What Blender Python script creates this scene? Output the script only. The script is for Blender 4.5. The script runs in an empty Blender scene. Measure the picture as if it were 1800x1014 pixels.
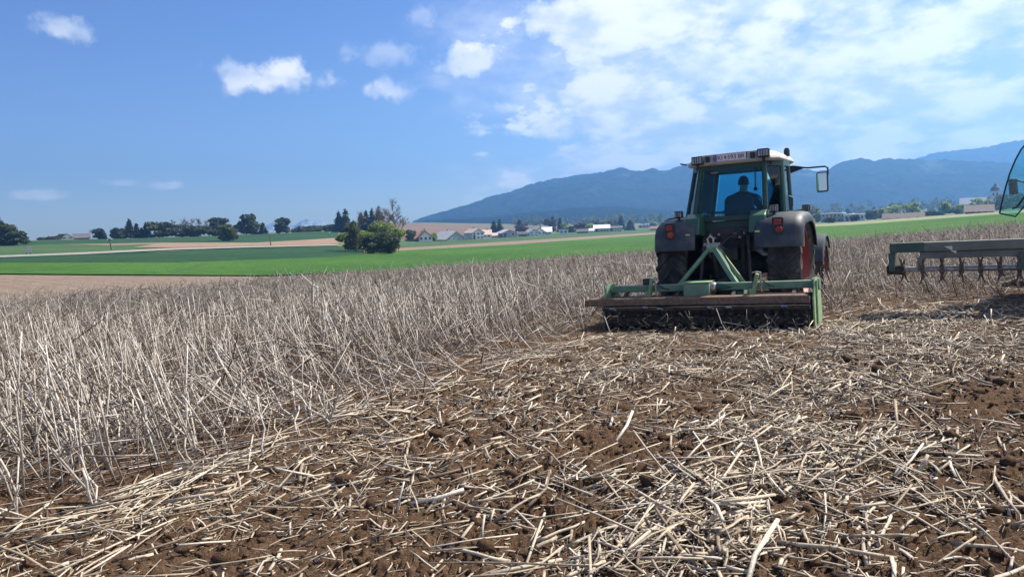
import bpy, math, random
import numpy as np
from math import sin, cos, tan, pi, radians, atan, atan2, hypot, sqrt
from mathutils import Matrix, Vector

SC = bpy.context.scene
COL = SC.collection
RNG = np.random.default_rng(7)
random.seed(7)

# ------------------------------------------------------------------ camera
F_PX, W_PX, H_PX = 1300.0, 1800.0, 1014.0
EYE = 1.65
PITCH, ROLL = atan((507 - 392) / F_PX), radians(2.2)
CF = np.array([0, cos(PITCH), -sin(PITCH)])
_r0 = np.array([1.0, 0, 0]); _u0 = np.array([0, sin(PITCH), cos(PITCH)])
CR = _r0 * cos(ROLL) - _u0 * sin(ROLL)
CU = _r0 * sin(ROLL) + _u0 * cos(ROLL)
cd = bpy.data.cameras.new('camera'); cam = bpy.data.objects.new('camera', cd); COL.objects.link(cam)
cd.sensor_width = 36.0; cd.lens = 36.0 * F_PX / W_PX
cd.clip_start = 0.05; cd.clip_end = 40000
cam.matrix_world = Matrix(((CR[0], CU[0], -CF[0], 0), (CR[1], CU[1], -CF[1], 0), (CR[2], CU[2], -CF[2], EYE), (0, 0, 0, 1)))
SC.camera = cam

# ------------------------------------------------------------------ light
SUN_AZ, SUN_EL = radians(63), radians(49)      # azimuth clockwise from the view direction (+Y)
sd = bpy.data.lights.new('sun', 'SUN'); sun = bpy.data.objects.new('sun', sd); COL.objects.link(sun)
sd.energy = 5.0; sd.angle = radians(0.55); sd.color = (1.0, 0.94, 0.84)
_s = Vector((sin(SUN_AZ) * cos(SUN_EL), cos(SUN_AZ) * cos(SUN_EL), sin(SUN_EL)))
sun.rotation_euler = _s.to_track_quat('Z', 'Y').to_euler()
sun.location = _s * 60
SC.view_settings.view_transform = 'Standard'; SC.view_settings.look = 'None'
SC.view_settings.exposure = 0.85; SC.view_settings.gamma = 1.0
SC.cycles.volume_bounces = 0
SC.cycles.max_bounces = 8; SC.cycles.transparent_max_bounces = 24
SC.cycles.use_denoising = True


def pix_dir(x, y):
    d = CF + CR * (x - 900) / F_PX - CU * (y - 507) / F_PX
    return d / np.linalg.norm(d)


class NT:
    """small node-tree helper"""
    def __init__(s, tree): s.t = tree; s.t.nodes.clear()
    def n(s, kind, **kw):
        nd = s.t.nodes.new(kind)
        for k, v in kw.items(): setattr(nd, k, v)
        return nd
    def l(s, a, b): s.t.links.new(a, b)
    def put(s, sock, v):
        if hasattr(v, 'is_output'): s.l(v, sock)
        else: sock.default_value = v
    def m(s, op, a, b=0.0, c=0.0, clamp=False):
        nd = s.n('ShaderNodeMath', operation=op, use_clamp=clamp)
        s.put(nd.inputs[0], a); s.put(nd.inputs[1], b); s.put(nd.inputs[2], c)
        return nd.outputs[0]
    def ss(s, v, lo, hi, a=0.0, b=1.0):
        nd = s.n('ShaderNodeMapRange', interpolation_type='SMOOTHSTEP')
        s.put(nd.inputs['Value'], v); s.put(nd.inputs['From Min'], lo); s.put(nd.inputs['From Max'], hi)
        s.put(nd.inputs['To Min'], a); s.put(nd.inputs['To Max'], b)
        return nd.outputs[0]
    def mix(s, f, a, b, mode='MIX'):
        nd = s.n('ShaderNodeMix', data_type='RGBA', blend_type=mode)
        s.put(nd.inputs[0], f); s.put(nd.inputs[6], a); s.put(nd.inputs[7], b)
        return nd.outputs[2]
    def noise(s, vec, scale, detail=4, rough=.55, dist=0.0):
        nd = s.n('ShaderNodeTexNoise')
        if vec is not None: s.l(vec, nd.inputs['Vector'])
        s.put(nd.inputs['Scale'], scale); nd.inputs['Detail'].default_value = detail
        nd.inputs['Roughness'].default_value = rough; nd.inputs['Distortion'].default_value = dist
        return nd.outputs[0]
    def xyz(s, x, y, z):
        nd = s.n('ShaderNodeCombineXYZ')
        for i, v in enumerate((x, y, z)): s.put(nd.inputs[i], v)
        return nd.outputs[0]


def c4(c): return (c[0], c[1], c[2], 1.0)


def build_world():
    w = bpy.data.worlds.new('World'); SC.world = w; w.use_nodes = True
    t = NT(w.node_tree)
    sky = t.n('ShaderNodeTexSky', sky_type='NISHITA')
    sky.sun_disc = False; sky.sun_elevation = SUN_EL; sky.sun_rotation = SUN_AZ
    sky.altitude = 450; sky.air_density = 1.0; sky.dust_density = 0.3; sky.ozone_density = 4.0
    hs = t.n('ShaderNodeHueSaturation'); hs.inputs['Saturation'].default_value = 1.17
    hs.inputs['Hue'].default_value = .518
    t.l(sky.outputs[0], hs.inputs['Color'])
    bg = t.n('ShaderNodeBackground'); t.l(hs.outputs[0], bg.inputs['Color']); bg.inputs['Strength'].default_value = 0.080
    co = t.n('ShaderNodeTexCoord').outputs['Generated']
    sp = t.n('ShaderNodeSeparateXYZ'); t.l(co, sp.inputs[0]); X, Y, Z = sp.outputs
    az = t.m('ARCTAN2', X, Y); el = t.m('ARCSINE', Z)
    zz = t.m('ADD', t.m('MAXIMUM', Z, 0.0), 0.36)
    pv = t.xyz(t.m('DIVIDE', X, zz), t.m('DIVIDE', Y, zz), CLOUD_SEED)
    n1 = t.noise(pv, 2.0, 3, .5, .3)
    n2 = t.noise(pv, 6.0, 9, .56, .10)
    n3 = t.noise(co, 26, 5, .6)
    field = t.m('ADD', t.m('MULTIPLY', n1, .45), t.m('MULTIPLY', n2, .55))
    # broken cloud deck over the sunward half of the sky, clear on the other half
    side = t.ss(t.m('ADD', az, t.m('MULTIPLY', t.m('SUBTRACT', n2, .5), .5)), -.16, .10)
    thr = t.m('SUBTRACT', .72, t.m('MULTIPLY', side, .345))
    deck = t.ss(field, thr, t.m('ADD', thr, .14))
    deck = t.m('MULTIPLY', deck, t.ss(el, .0, .07, .45, 1.0))
    veil = t.m('MULTIPLY', t.m('MULTIPLY', side, .75), t.ss(n1, .30, .62))
    dens = t.m('MULTIPLY', t.m('MAXIMUM', deck, veil), .95)
    # a few separate small fair-weather clouds
    blobs = [(108, 50, 46, 20, .75), (478, 137, 92, 24, 1.0), (415, 136, 34, 27, .9), (500, 125, 48, 20, 1.0), (690, 162, 48, 22, .75),
             (675, 96, 60, 24, .35), (290, 326, 46, 9, .9), (220, 322, 40, 7, .4), (58, 343, 46, 8, .65), (830, 105, 60, 30, .8),
             (745, 25, 30, 22, .35), (895, 190, 40, 15, .6), (1010, 282, 30, 8, .5), (950, 40, 50, 36, .95), (1060, 215, 150, 36, .8), (1120, 120, 140, 50, .7)]
    wob = t.m('MULTIPLY', t.m('SUBTRACT', n3, .5), 2.1)
    wob2 = t.m('MULTIPLY', t.m('SUBTRACT', t.noise(co, 60, 4, .6), .5), 1.0)
    for (bx, by, rx, ry, amt) in blobs:
        d = pix_dir(bx, by); a0 = atan2(d[0], d[1]); e0 = math.asin(d[2])
        du = t.m('DIVIDE', t.m('SUBTRACT', az, a0), rx / F_PX); dv = t.m('DIVIDE', t.m('SUBTRACT', el, e0), ry / F_PX)
        r = t.m('SQRT', t.m('ADD', t.m('MULTIPLY', du, du), t.m('MULTIPLY', dv, dv)))
        r = t.m('ADD', t.m('ADD', r, wob), wob2)
        dens = t.m('MAXIMUM', dens, t.ss(r, 1.15, .35, 0.0, amt))
    shade = t.ss(t.m('ADD', t.m('MULTIPLY', t.noise(pv, 6.5, 6, .55), .7), t.m('MULTIPLY', n2, .3)), .40, .58)
    ccol = t.mix(shade, c4((.58, .66, .80)), c4((1.0, .99, .98)))
    bg2 = t.n('ShaderNodeBackground'); t.l(ccol, bg2.inputs['Color']); bg2.inputs['Strength'].default_value = CLOUD_LIGHT
    mx = t.n('ShaderNodeMixShader'); t.l(dens, mx.inputs[0]); t.l(bg.outputs[0], mx.inputs[1]); t.l(bg2.outputs[0], mx.inputs[2])
    out = t.n('ShaderNodeOutputWorld'); t.l(mx.outputs[0], out.inputs['Surface'])


CLOUD_SEED, CLOUD_LIGHT = 3.7, .72
build_world()

# ------------------------------------------------------------------ numeric noise
_TAB = np.random.default_rng(3).random((256, 256))
def vnoise(x, y, s=0):
    x = np.asarray(x, float) + s * 17.31; y = np.asarray(y, float) + s * 9.77
    xi = np.floor(x).astype(int); yi = np.floor(y).astype(int)
    fx = x - xi; fy = y - yi
    fx = fx * fx * (3 - 2 * fx); fy = fy * fy * (3 - 2 * fy)
    a = _TAB[xi & 255, yi & 255]; b = _TAB[(xi + 1) & 255, yi & 255]
    c = _TAB[xi & 255, (yi + 1) & 255]; d = _TAB[(xi + 1) & 255, (yi + 1) & 255]
    return (a * (1 - fx) + b * fx) * (1 - fy) + (c * (1 - fx) + d * fx) * fy
def fbm(x, y, o=4, s=0, g=.5):
    t = 0; a = 1; n = 0
    for i in range(o):
        t = t + a * vnoise(x * 2 ** i, y * 2 ** i, s + i); n += a; a *= g
    return t / n
def sstep(a, b, v):
    t = np.clip((v - a) / (b - a), 0, 1); return t * t * (3 - 2 * t)

# ------------------------------------------------------------------ terrain height
# for some bearings: (image row the ground is seen at, distance in metres)
_cols = {
    -500: [(505, 75), (474, 150), (452, 260), (443, 330), (446, 420), (447, 900), (446, 2500)],
    0: [(484, 75), (452, 150), (445, 180), (431, 260), (423, 330), (426, 430), (427, 900), (426, 2500)],
    300: [(485, 72), (455, 105), (437, 170), (431, 205), (417, 310), (419, 420), (418, 900), (415, 2500)],
    450: [(486, 70), (455, 112), (433, 180), (425, 230), (411, 320), (413, 420), (412, 900), (409, 2500)],
    590: [(484, 68), (452, 110), (432, 190), (425, 230), (405, 345), (407, 440), (406, 900), (404, 2500)],
    720: [(478, 66), (445, 130), (433, 210), (426, 300), (421, 420), (392, 950), (390, 1300), (398, 2500)],
    900: [(466, 66), (433, 150), (424, 250), (416, 390), (411, 500), (398, 950), (394, 1300), (392, 2500)],
    1150: [(448, 66), (414, 215), (409, 330), (404, 500), (396, 950), (391, 1400), (383, 2500)],
    1500: [(426, 62), (395, 200), (391, 300), (387, 450), (379, 950), (374, 1400), (369, 2500)],
    1800: [(398, 62), (373, 200), (369, 400), (364, 950), (360, 1400), (358, 2500)],
    2300: [(376, 62), (354, 200), (350, 400), (345, 950), (341, 1400), (339, 2500)],
}
_LR = np.linspace(math.log(30), math.log(9500), 260)
_AZ = np.linspace(-1.0, 1.0, 241)
def _terrain_table():
    az, tabs = [], []
    for x, rows in sorted(_cols.items()):
        hy = 392 - (x - 900) * tan(ROLL)
        d = pix_dir(x, hy); az.append(atan2(d[0], d[1]))
        lr = [math.log(30)]; a0 = az[-1]; xx, yy = 30 * sin(a0), 30 * cos(a0)
        zz = [0.03 * xx - .008 * yy - .0004 * yy * yy]
        for (y, r) in rows:
            d = pix_dir(x, y); lr.append(math.log(r)); zz.append(EYE + r * d[2] / hypot(d[0], d[1]))
        lr.append(math.log(9500)); zz.append(-2.0)
        tabs.append(np.interp(_LR, lr, zz))
    T = np.array(tabs)
    G = np.array([np.interp(_AZ, az, T[:, j]) for j in range(len(_LR))]).T
    k = np.exp(-np.linspace(-2, 2, 13) ** 2); k /= k.sum()
    for ax in (0, 1):
        P = np.pad(G, [(6, 6) if a == ax else (0, 0) for a in (0, 1)], mode='edge')
        G = np.apply_along_axis(lambda v: np.convolve(v, k, 'valid'), ax, P)
    return G
_G = _terrain_table()
def H(x, y):
    x = np.asarray(x, float); y = np.asarray(y, float)
    yc = np.maximum(y, -30)
    near = 0.03 * x - .008 * yc - .0004 * np.where(yc > 0, yc * yc, 0)
    r = np.maximum(np.hypot(x, y), .01); a = np.clip(np.arctan2(x, y), -.999, .999)
    u = (a + 1.0) / 2.0 * 240; v = (np.clip(np.log(r), _LR[0], _LR[-1] - 1e-6) - _LR[0]) / (_LR[-1] - _LR[0]) * 259
    i = np.clip(u.astype(int), 0, 239); j = np.clip(v.astype(int), 0, 258); fu = u - i; fv = v - j
    far = (_G[i, j] * (1 - fu) + _G[i + 1, j] * fu) * (1 - fv) + (_G[i, j + 1] * (1 - fu) + _G[i + 1, j + 1] * fu) * fv
    w = sstep(30, 58, r)
    return near * (1 - w) + far * w
def h1(x, y): return float(H(x, y))
_RM = np.exp(np.linspace(math.log(2.2), math.log(6000), 900))
def gp(x, y):
    """ground point seen along a bearing"""
    d = pix_dir(x, y); hh = hypot(d[0], d[1]); ux, uy, tz = d[0] / hh, d[1] / hh, d[2] / hh
    below = (EYE + tz * _RM) < H(ux * _RM, uy * _RM)
    k = int(np.argmax(below)) if below.any() else len(_RM) - 1
    lo, hi = _RM[max(k - 1, 0)], _RM[k]
    for _ in range(25):
        m = .5 * (lo + hi)
        if EYE + tz * m < h1(ux * m, uy * m): hi = m
        else: lo = m
    return np.array([ux * hi, uy * hi, h1(ux * hi, uy * hi)])
def bearing(x, y, r):
    """ground point at distance r on the bearing of a picture column"""
    d = pix_dir(x, y); hh = hypot(d[0], d[1])
    return np.array([d[0] / hh * r, d[1] / hh * r, h1(d[0] / hh * r, d[1] / hh * r)])

# tilled soil relief
def billow(x, y, k, seed):
    return 1 - np.abs(2 * vnoise(x * k, y * k, seed) - 1) ** .8
def tilled(x, y):
    wx = x + .05 * (vnoise(x * 9, y * 9, 3) - .5); wy = y + .05 * (vnoise(x * 9, y * 9, 4) - .5)
    b = 0.10 * (fbm(x * .55, y * .55, 3, 1) - .5) + 0.07 * (fbm(x * 2.1, y * 2.1, 3, 5) - .5)
    p = sstep(.40, .62, fbm(x * 1.1, y * 1.1, 2, 31))
    c = .55 * np.abs(vnoise(wx * 13, wy * 13, 11) - .5) + .45 * np.abs(vnoise(wx * 27, wy * 27, 15) - .5)
    d = vnoise(x * 55, y * 55, 21) - .5
    e = vnoise(wx * 22, wy * 22, 51); lump = sstep(.55, .85, e)
    return b - (.055 + .05 * p) * (c - .2) + (.010 + .008 * p) * d + (.016 + .018 * p) * lump
def soil_z(x, y):
    r = np.hypot(x, y)
    return H(x, y) + .03 + tilled(x, y) * (1 - .75 * sstep(11, 18, r)) - .25 * sstep(17.5, 19.5, r)

# ------------------------------------------------------------------ mesh helpers
def np_mesh(name, V, faces, attr=None):
    me = bpy.data.meshes.new(name)
    V = np.ascontiguousarray(V, np.float32)
    if not isinstance(faces, (list, tuple)): faces = [faces]
    faces = [np.asarray(f, np.int32) for f in faces if len(f)]
    tot = np.concatenate([np.full(len(f), f.shape[1], np.int32) for f in faces])
    idx = np.concatenate([f.ravel() for f in faces])
    st = np.concatenate([[0], np.cumsum(tot)[:-1]]).astype(np.int32)
    me.vertices.add(len(V)); me.vertices.foreach_set('co', V.ravel())
    me.loops.add(len(idx)); me.loops.foreach_set('vertex_index', idx)
    me.polygons.add(len(tot)); me.polygons.foreach_set('loop_start', st); me.polygons.foreach_set('loop_total', tot)
    if attr is not None:
        a = me.attributes.new('tint', 'FLOAT', 'FACE'); a.data.foreach_set('value', np.concatenate(attr).astype(np.float32))
    me.update(calc_edges=True)
    return me

def link(name, me, mat=None, parent=None):
    o = bpy.data.objects.new(name, me); COL.objects.link(o)
    if mat is not None and me is not None and len(me.materials) == 0: me.materials.append(mat)
    if parent is not None: o.parent = parent
    return o
def smooth(me, on=True):
    me.polygons.foreach_set('use_smooth', np.full(len(me.polygons), on)); return me
def tag(o, label=None, cat=None, group=None, kind=None):
    if label: o['label'] = label
    if cat: o['category'] = cat
    if group: o['group'] = group
    if kind: o['kind'] = kind
    return o
def empty(name, M=None, parent=None):
    o = bpy.data.objects.new(name, None); COL.objects.link(o); o.empty_display_size = .2
    if parent is not None: o.parent = parent
    if M is not None:
        if isinstance(M, Matrix): o.matrix_world = M
        else: o.location = M
    return o

class MB:
    def __init__(s): s.v = []; s.f = []
    def add(s, vs, fs):
        b = len(s.v); s.v += [tuple(map(float, p)) for p in vs]; s.f += [tuple(i + b for i in f) for f in fs]; return s
    def box(s, c, d, R=None):
        x, y, z = d[0] / 2, d[1] / 2, d[2] / 2
        P = [(-x, -y, -z), (x, -y, -z), (x, y, -z), (-x, y, -z), (-x, -y, z), (x, -y, z), (x, y, z), (-x, y, z)]
        if R is not None: P = [tuple(R @ Vector(p)) for p in P]
        P = [(p[0] + c[0], p[1] + c[1], p[2] + c[2]) for p in P]
        return s.add(P, [(0, 3, 2, 1), (4, 5, 6, 7), (0, 1, 5, 4), (1, 2, 6, 5), (2, 3, 7, 6), (3, 0, 4, 7)])
    def lim(s, x0, x1, y0, y1, z0, z1): return s.box(((x0 + x1) / 2, (y0 + y1) / 2, (z0 + z1) / 2), (x1 - x0, y1 - y0, z1 - z0))
    def beam(s, a, b, w, h, up=(0, 0, 1)):
        a, b = Vector(a), Vector(b); d = (b - a); L = d.length; d.normalize()
        u = Vector(up)
        if abs(d.dot(u)) > .98: u = Vector((0, 1, 0))
        x = d.cross(u).normalized(); z = x.cross(d).normalized()
        R = Matrix((x, d, z)).transposed()
        return s.box((a + b) / 2, (w, L, h), R)
    def tube(s, path, r, k=8, caps=True):
        path = [Vector(p) for p in path]; n = len(path)
        rr = r if isinstance(r, (list, tuple)) else [r] * n
        vs = []; prev = None
        for i, p in enumerate(path):
            d = (path[min(i + 1, n - 1)] - path[max(i - 1, 0)]).normalized()
            if prev is None:
                a = d.orthogonal().normalized()
            else:
                a = (prev - d * prev.dot(d)); a = a.normalized() if a.length > 1e-6 else d.orthogonal().normalized()
            prev = a; b = d.cross(a)
            vs += [p + (a * cos(2 * pi * j / k) + b * sin(2 * pi * j / k)) * rr[i] for j in range(k)]
        fs = [(i * k + j, i * k + (j + 1) % k, (i + 1) * k + (j + 1) % k, (i + 1) * k + j) for i in range(n - 1) for j in range(k)]
        if caps: fs += [tuple(range(k - 1, -1, -1)), tuple(range((n - 1) * k, n * k))]
        return s.add(vs, fs)
    def lathe(s, prof, c=(0, 0, 0), axis='x', k=32, close=False):
        """prof: (along axis, radius)"""
        vs = []
        for (t, r) in prof:
            for j in range(k):
                a = 2 * pi * j / k; p, q = r * cos(a), r * sin(a)
                v = (t, p, q) if axis == 'x' else ((p, t, q) if axis == 'y' else (p, q, t))
                vs.append((v[0] + c[0], v[1] + c[1], v[2] + c[2]))
        n = len(prof)
        fs = [(i * k + j, i * k + (j + 1) % k, ((i + 1) % n) * k + (j + 1) % k, ((i + 1) % n) * k + j) for i in range(n if close else n - 1) for j in range(k)]
        return s.add(vs, fs)
    def prism(s, poly, a, b, axis='x'):
        """2-D outline extruded from a to b along an axis"""
        def P(u, v, t): return {'x': (t, u, v), 'y': (u, t, v), 'z': (u, v, t)}[axis]
        n = len(poly)
        vs = [P(u, v, a) for u, v in poly] + [P(u, v, b) for u, v in poly]
        fs = [tuple(range(n - 1, -1, -1)), tuple(range(n, 2 * n))] + [(i, (i + 1) % n, n + (i + 1) % n, n + i) for i in range(n)]
        return s.add(vs, fs)
    def loft(s, rings, caps=True, closed=True):
        k = len(rings[0]); n = len(rings)
        vs = [p for r in rings for p in r]
        fs = [(i * k + j, i * k + (j + 1) % k, (i + 1) * k + (j + 1) % k, (i + 1) * k + j) for i in range(n - 1) for j in range(k if closed else k - 1)]
        if caps: fs += [tuple(range(k - 1, -1, -1)), tuple(range((n - 1) * k, n * k))]
        return s.add(vs, fs)
    def mesh(s, name):
        me = bpy.data.meshes.new(name); me.from_pydata(s.v, [], s.f); me.update()
        import bmesh
        bm = bmesh.new(); bm.from_mesh(me); bmesh.ops.recalc_face_normals(bm, faces=bm.faces); bm.to_mesh(me); bm.free()
        return me
    def build(s, name, mat, parent=None, bev=0, sm=False, loc=None):
        me = s.mesh(name)
        if sm:
            smooth(me)
        o = link(name, me, mat, parent)
        if loc is not None: o.location = loc
        if sm and hasattr(me, 'set_sharp_from_angle'): me.set_sharp_from_angle(angle=radians(40))
        if bev:
            m = o.modifiers.new('bevel', 'BEVEL'); m.width = bev; m.segments = 2; m.limit_method = 'ANGLE'; m.angle_limit = radians(35)
        return o

def prisms(P0, P1, r0, r1, k, mid=None, cap=True, flat=None):
    """many tapered rods at once; mid: offset of the middle ring (adds a ring)"""
    N = len(P0); d = P1 - P0; d = d / np.maximum(np.linalg.norm(d, axis=1, keepdims=True), 1e-9)
    ref = np.where(np.abs(d[:, 2:3]) > .9, np.array([[1., 0, 0]]), np.array([[0, 0, 1.]]))
    a = np.cross(d, ref); a /= np.linalg.norm(a, axis=1, keepdims=True); b = np.cross(d, a)
    if flat is not None: b = b * np.reshape(flat, (-1, 1))
    rings = [(P0, r0)] + ([((P0 + P1) / 2 + mid, (r0 + r1) / 2)] if mid is not None else []) + [(P1, r1)]
    R = len(rings); V = np.zeros((N, R, k, 3))
    for i, (p, r) in enumerate(rings):
        for j in range(k):
            an = 2 * pi * j / k
            V[:, i, j] = p + (a * cos(an) + b * sin(an)) * np.reshape(r, (-1, 1))
    base = (np.arange(N) * R * k)[:, None]
    q = np.array([[i * k + j, i * k + (j + 1) % k, (i + 1) * k + (j + 1) % k, (i + 1) * k + j] for i in range(R - 1) for j in range(k)])
    Q = (base[:, None] + q[None]).reshape(-1, 4)
    fs = [Q]; own = [np.repeat(np.arange(N), len(q))]
    if cap:
        c1 = base + np.arange((R - 1) * k, R * k)[None]
        c0 = base + np.arange(k - 1, -1, -1)[None]
        fs += [c1, c0]; own += [np.arange(N), np.arange(N)]
    return V.reshape(-1, 3), fs, own
class Rods:
    def __init__(s): s.V = []; s.F = {}; s.T = {}; s.n = 0
    def add(s, tint, *a, **kw):
        V, fs, own = prisms(*a, **kw)
        for f, o in zip(fs, own):
            s.F.setdefault(f.shape[1], []).append(f + s.n); s.T.setdefault(f.shape[1], []).append(tint[o])
        s.V.append(V); s.n += len(V)
    def build(s, name, mat):
        ks = sorted(s.F)
        me = np_mesh(name, np.concatenate(s.V), [np.concatenate(s.F[k]) for k in ks], [np.concatenate(s.T[k]) for k in ks])
        return link(name, me, mat)

# ------------------------------------------------------------------ materials
def material(name, col, rough=.7, col2=None, scale=5.0, metal=0.0, bump=0.0, bscale=40.0, detail=5, coords='Object', spec=.4, lo=.35, hi=.65, coat=0.0, dist=0.0):
    m = bpy.data.materials.new(name); m.use_nodes = True; t = NT(m.node_tree)
    b = t.n('ShaderNodeBsdfPrincipled'); o = t.n('ShaderNodeOutputMaterial'); t.l(b.outputs[0], o.inputs[0])
    b.inputs['Roughness'].default_value = rough; b.inputs['Metallic'].default_value = metal
    b.inputs['Specular IOR Level'].default_value = spec; b.inputs['Coat Weight'].default_value = coat
    co = t.n('ShaderNodeTexCoord').outputs[coords] if coords != 'Position' else t.n('ShaderNodeNewGeometry').outputs['Position']
    if col2 is not None:
        f = t.ss(t.noise(co, scale, detail, .6, dist), lo, hi)
        t.l(t.mix(f, c4(col), c4(col2)), b.inputs['Base Color'])
    else: b.inputs['Base Color'].default_value = c4(col)
    if bump:
        bp = t.n('ShaderNodeBump'); bp.inputs['Strength'].default_value = bump; bp.inputs['Distance'].default_value = .02
        t.l(t.noise(co, bscale, 5, .6), bp.inputs['Height']); t.l(bp.outputs[0], b.inputs['Normal'])
    return m

def ramp_mat(name, stops, rough=.75, transl=0.0, attr='tint', streak=0.0):
    m = bpy.data.materials.new(name); m.use_nodes = True; t = NT(m.node_tree)
    at = t.n('ShaderNodeAttribute', attribute_name=attr)
    cr = t.n('ShaderNodeValToRGB'); e = cr.color_ramp.elements
    while len(e) < len(stops): e.new(.5)
    for el_, (p, c) in zip(e, stops): el_.position = p; el_.color = c4(c)
    t.l(at.outputs['Fac'], cr.inputs[0]); col = cr.outputs[0]
    if streak:
        co = t.n('ShaderNodeNewGeometry').outputs['Position']
        f = t.ss(t.noise(co, 55, 3, .6), .35, .7, 1 - streak, 1.0)
        col = t.mix(1.0, col, t.xyz(f, f, f), 'MULTIPLY')
    b = t.n('ShaderNodeBsdfPrincipled'); t.l(col, b.inputs['Base Color']); b.inputs['Roughness'].default_value = rough
    b.inputs['Specular IOR Level'].default_value = .3
    o = t.n('ShaderNodeOutputMaterial')
    if transl:
        tr = t.n('ShaderNodeBsdfTranslucent'); t.l(col, tr.inputs[0])
        mx = t.n('ShaderNodeMixShader'); mx.inputs[0].default_value = transl
        t.l(b.outputs[0], mx.inputs[1]); t.l(tr.outputs[0], mx.inputs[2]); t.l(mx.outputs[0], o.inputs[0])
    else: t.l(b.outputs[0], o.inputs[0])
    return m

def glass_mat(name, tint, gloss=.1):
    m = bpy.data.materials.new(name); m.use_nodes = True; t = NT(m.node_tree)
    tr = t.n('ShaderNodeBsdfTransparent'); tr.inputs[0].default_value = c4(tint)
    gl = t.n('ShaderNodeBsdfGlossy'); gl.inputs['Roughness'].default_value = .04; gl.inputs[0].default_value = (1, 1, 1, 1)
    fr = t.n('ShaderNodeFresnel'); fr.inputs[0].default_value = 1.33
    mx = t.n('ShaderNodeMixShader'); t.l(t.m('ADD', fr.outputs[0], gloss * .5, clamp=True), mx.inputs[0])
    t.l(tr.outputs[0], mx.inputs[1]); t.l(gl.outputs[0], mx.inputs[2])
    o = t.n('ShaderNodeOutputMaterial'); t.l(mx.outputs[0], o.inputs[0]); return m

M = {}
def soil_material():
    m = bpy.data.materials.new('tilled_soil'); m.use_nodes = True; t = NT(m.node_tree)
    co = t.n('ShaderNodeNewGeometry').outputs['Position']
    a = t.ss(t.noise(co, 1.4, 4, .6), .35, .68); b_ = t.ss(t.noise(co, 16, 6, .65), .35, .7); c_ = t.ss(t.noise(co, 60, 5, .75), .48, .68)
    col = t.mix(a, c4((.118, .064, .034)), c4((.165, .094, .050)))
    col = t.mix(b_, t.mix(.55, col, c4((.055, .031, .018))), col)
    col = t.mix(t.m('MULTIPLY', c_, .8), col, c4((.25, .17, .105)))
    b = t.n('ShaderNodeBsdfPrincipled'); t.l(col, b.inputs['Base Color']); b.inputs['Roughness'].default_value = .95
    b.inputs['Specular IOR Level'].default_value = .15
    bp = t.n('ShaderNodeBump'); bp.inputs['Strength'].default_value = 1.0; bp.inputs['Distance'].default_value = .035
    t.l(t.m('ADD', t.noise(co, 45, 6, .7), t.m('MULTIPLY', t.noise(co, 150, 3, .6), .4)), bp.inputs['Height'])
    t.l(bp.outputs[0], b.inputs['Normal'])
    o = t.n('ShaderNodeOutputMaterial'); t.l(b.outputs[0], o.inputs[0]); return m

def field_mat(name, c1, c2, s1, c3=None, s2=.6, rows=None, rough=.9):
    m = bpy.data.materials.new(name); m.use_nodes = True; t = NT(m.node_tree)
    co = t.n('ShaderNodeNewGeometry').outputs['Position']
    col = t.mix(t.ss(t.noise(co, s1, 8, .68), .35, .65), c4(c1), c4(c2))
    if c3 is not None: col = t.mix(t.ss(t.noise(co, s2, 6, .7), .45, .75), col, c4(c3))
    if rows is not None:                                     # drilled rows / wheel tracks
        ang, per, wid, rc = rows
        sp = t.n('ShaderNodeSeparateXYZ'); t.l(co, sp.inputs[0])
        q = t.m('ADD', t.m('MULTIPLY', sp.outputs[0], cos(ang)), t.m('MULTIPLY', sp.outputs[1], sin(ang)))
        q = t.m('ADD', q, t.m('MULTIPLY', t.noise(co, .05, 2, .5), 1.5))
        k = t.m('ABSOLUTE', t.m('SUBTRACT', t.m('FRACT', t.m('DIVIDE', q, per)), .5))
        col = t.mix(t.m('MULTIPLY', t.ss(k, wid, 0.0), .8), col, c4(rc))
    b = t.n('ShaderNodeBsdfPrincipled'); t.l(col, b.inputs['Base Color']); b.inputs['Roughness'].default_value = rough
    b.inputs['Specular IOR Level'].default_value = .1
    bp = t.n('ShaderNodeBump'); bp.inputs['Strength'].default_value = .9; bp.inputs['Distance'].default_value = .4
    t.l(t.noise(co, 1.3, 6, .75), bp.inputs['Height']); t.l(bp.outputs[0], b.inputs['Normal'])
    o = t.n('ShaderNodeOutputMaterial'); t.l(b.outputs[0], o.inputs[0]); return m

M['soil'] = soil_material()
M['land'] = field_mat('land', (.10, .13, .05), (.15, .13, .07), .02, (.08, .11, .045), .3)
M['wheat'] = field_mat('wheat', (.044, .115, .020), (.074, .162, .026), .03, (.025, .080, .016), .55, (.25, 24.0, .03, (.06, .11, .035)))
M['darkgreen'] = field_mat('darkgreen', (.022, .062, .027), (.034, .084, .033), .05, (.017, .048, .02), .6)
M['meadow'] = field_mat('meadow', (.048, .100, .036), (.075, .125, .046), .04, (.04, .08, .03), .4, (1.3, 14.0, .10, (.13, .16, .08)))
M['brown'] = field_mat('brown', (.27, .185, .125), (.32, .225, .155), .08, (.22, .15, .10), .8, (1.4, 3.0, .2, (.24, .165, .11)))
M['tan'] = field_mat('tan', (.235, .175, .13), (.275, .21, .155), .25, (.18, .135, .095), 1.2, (.9, 1.6, .25, (.20, .15, .11)))
M['gravel'] = field_mat('gravel', (.27, .265, .225), (.33, .32, .275), .4)
M['asphalt'] = field_mat('asphalt', (.22, .22, .22), (.26, .26, .26), .4)
M['palegrass'] = field_mat('palegrass', (.22, .25, .11), (.28, .28, .15), .1, (.16, .2, .08), .6)
M['brownhill'] = field_mat('brownhill', (.17, .115, .075), (.20, .135, .09), .02, (.12, .09, .06), .09)

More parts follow.
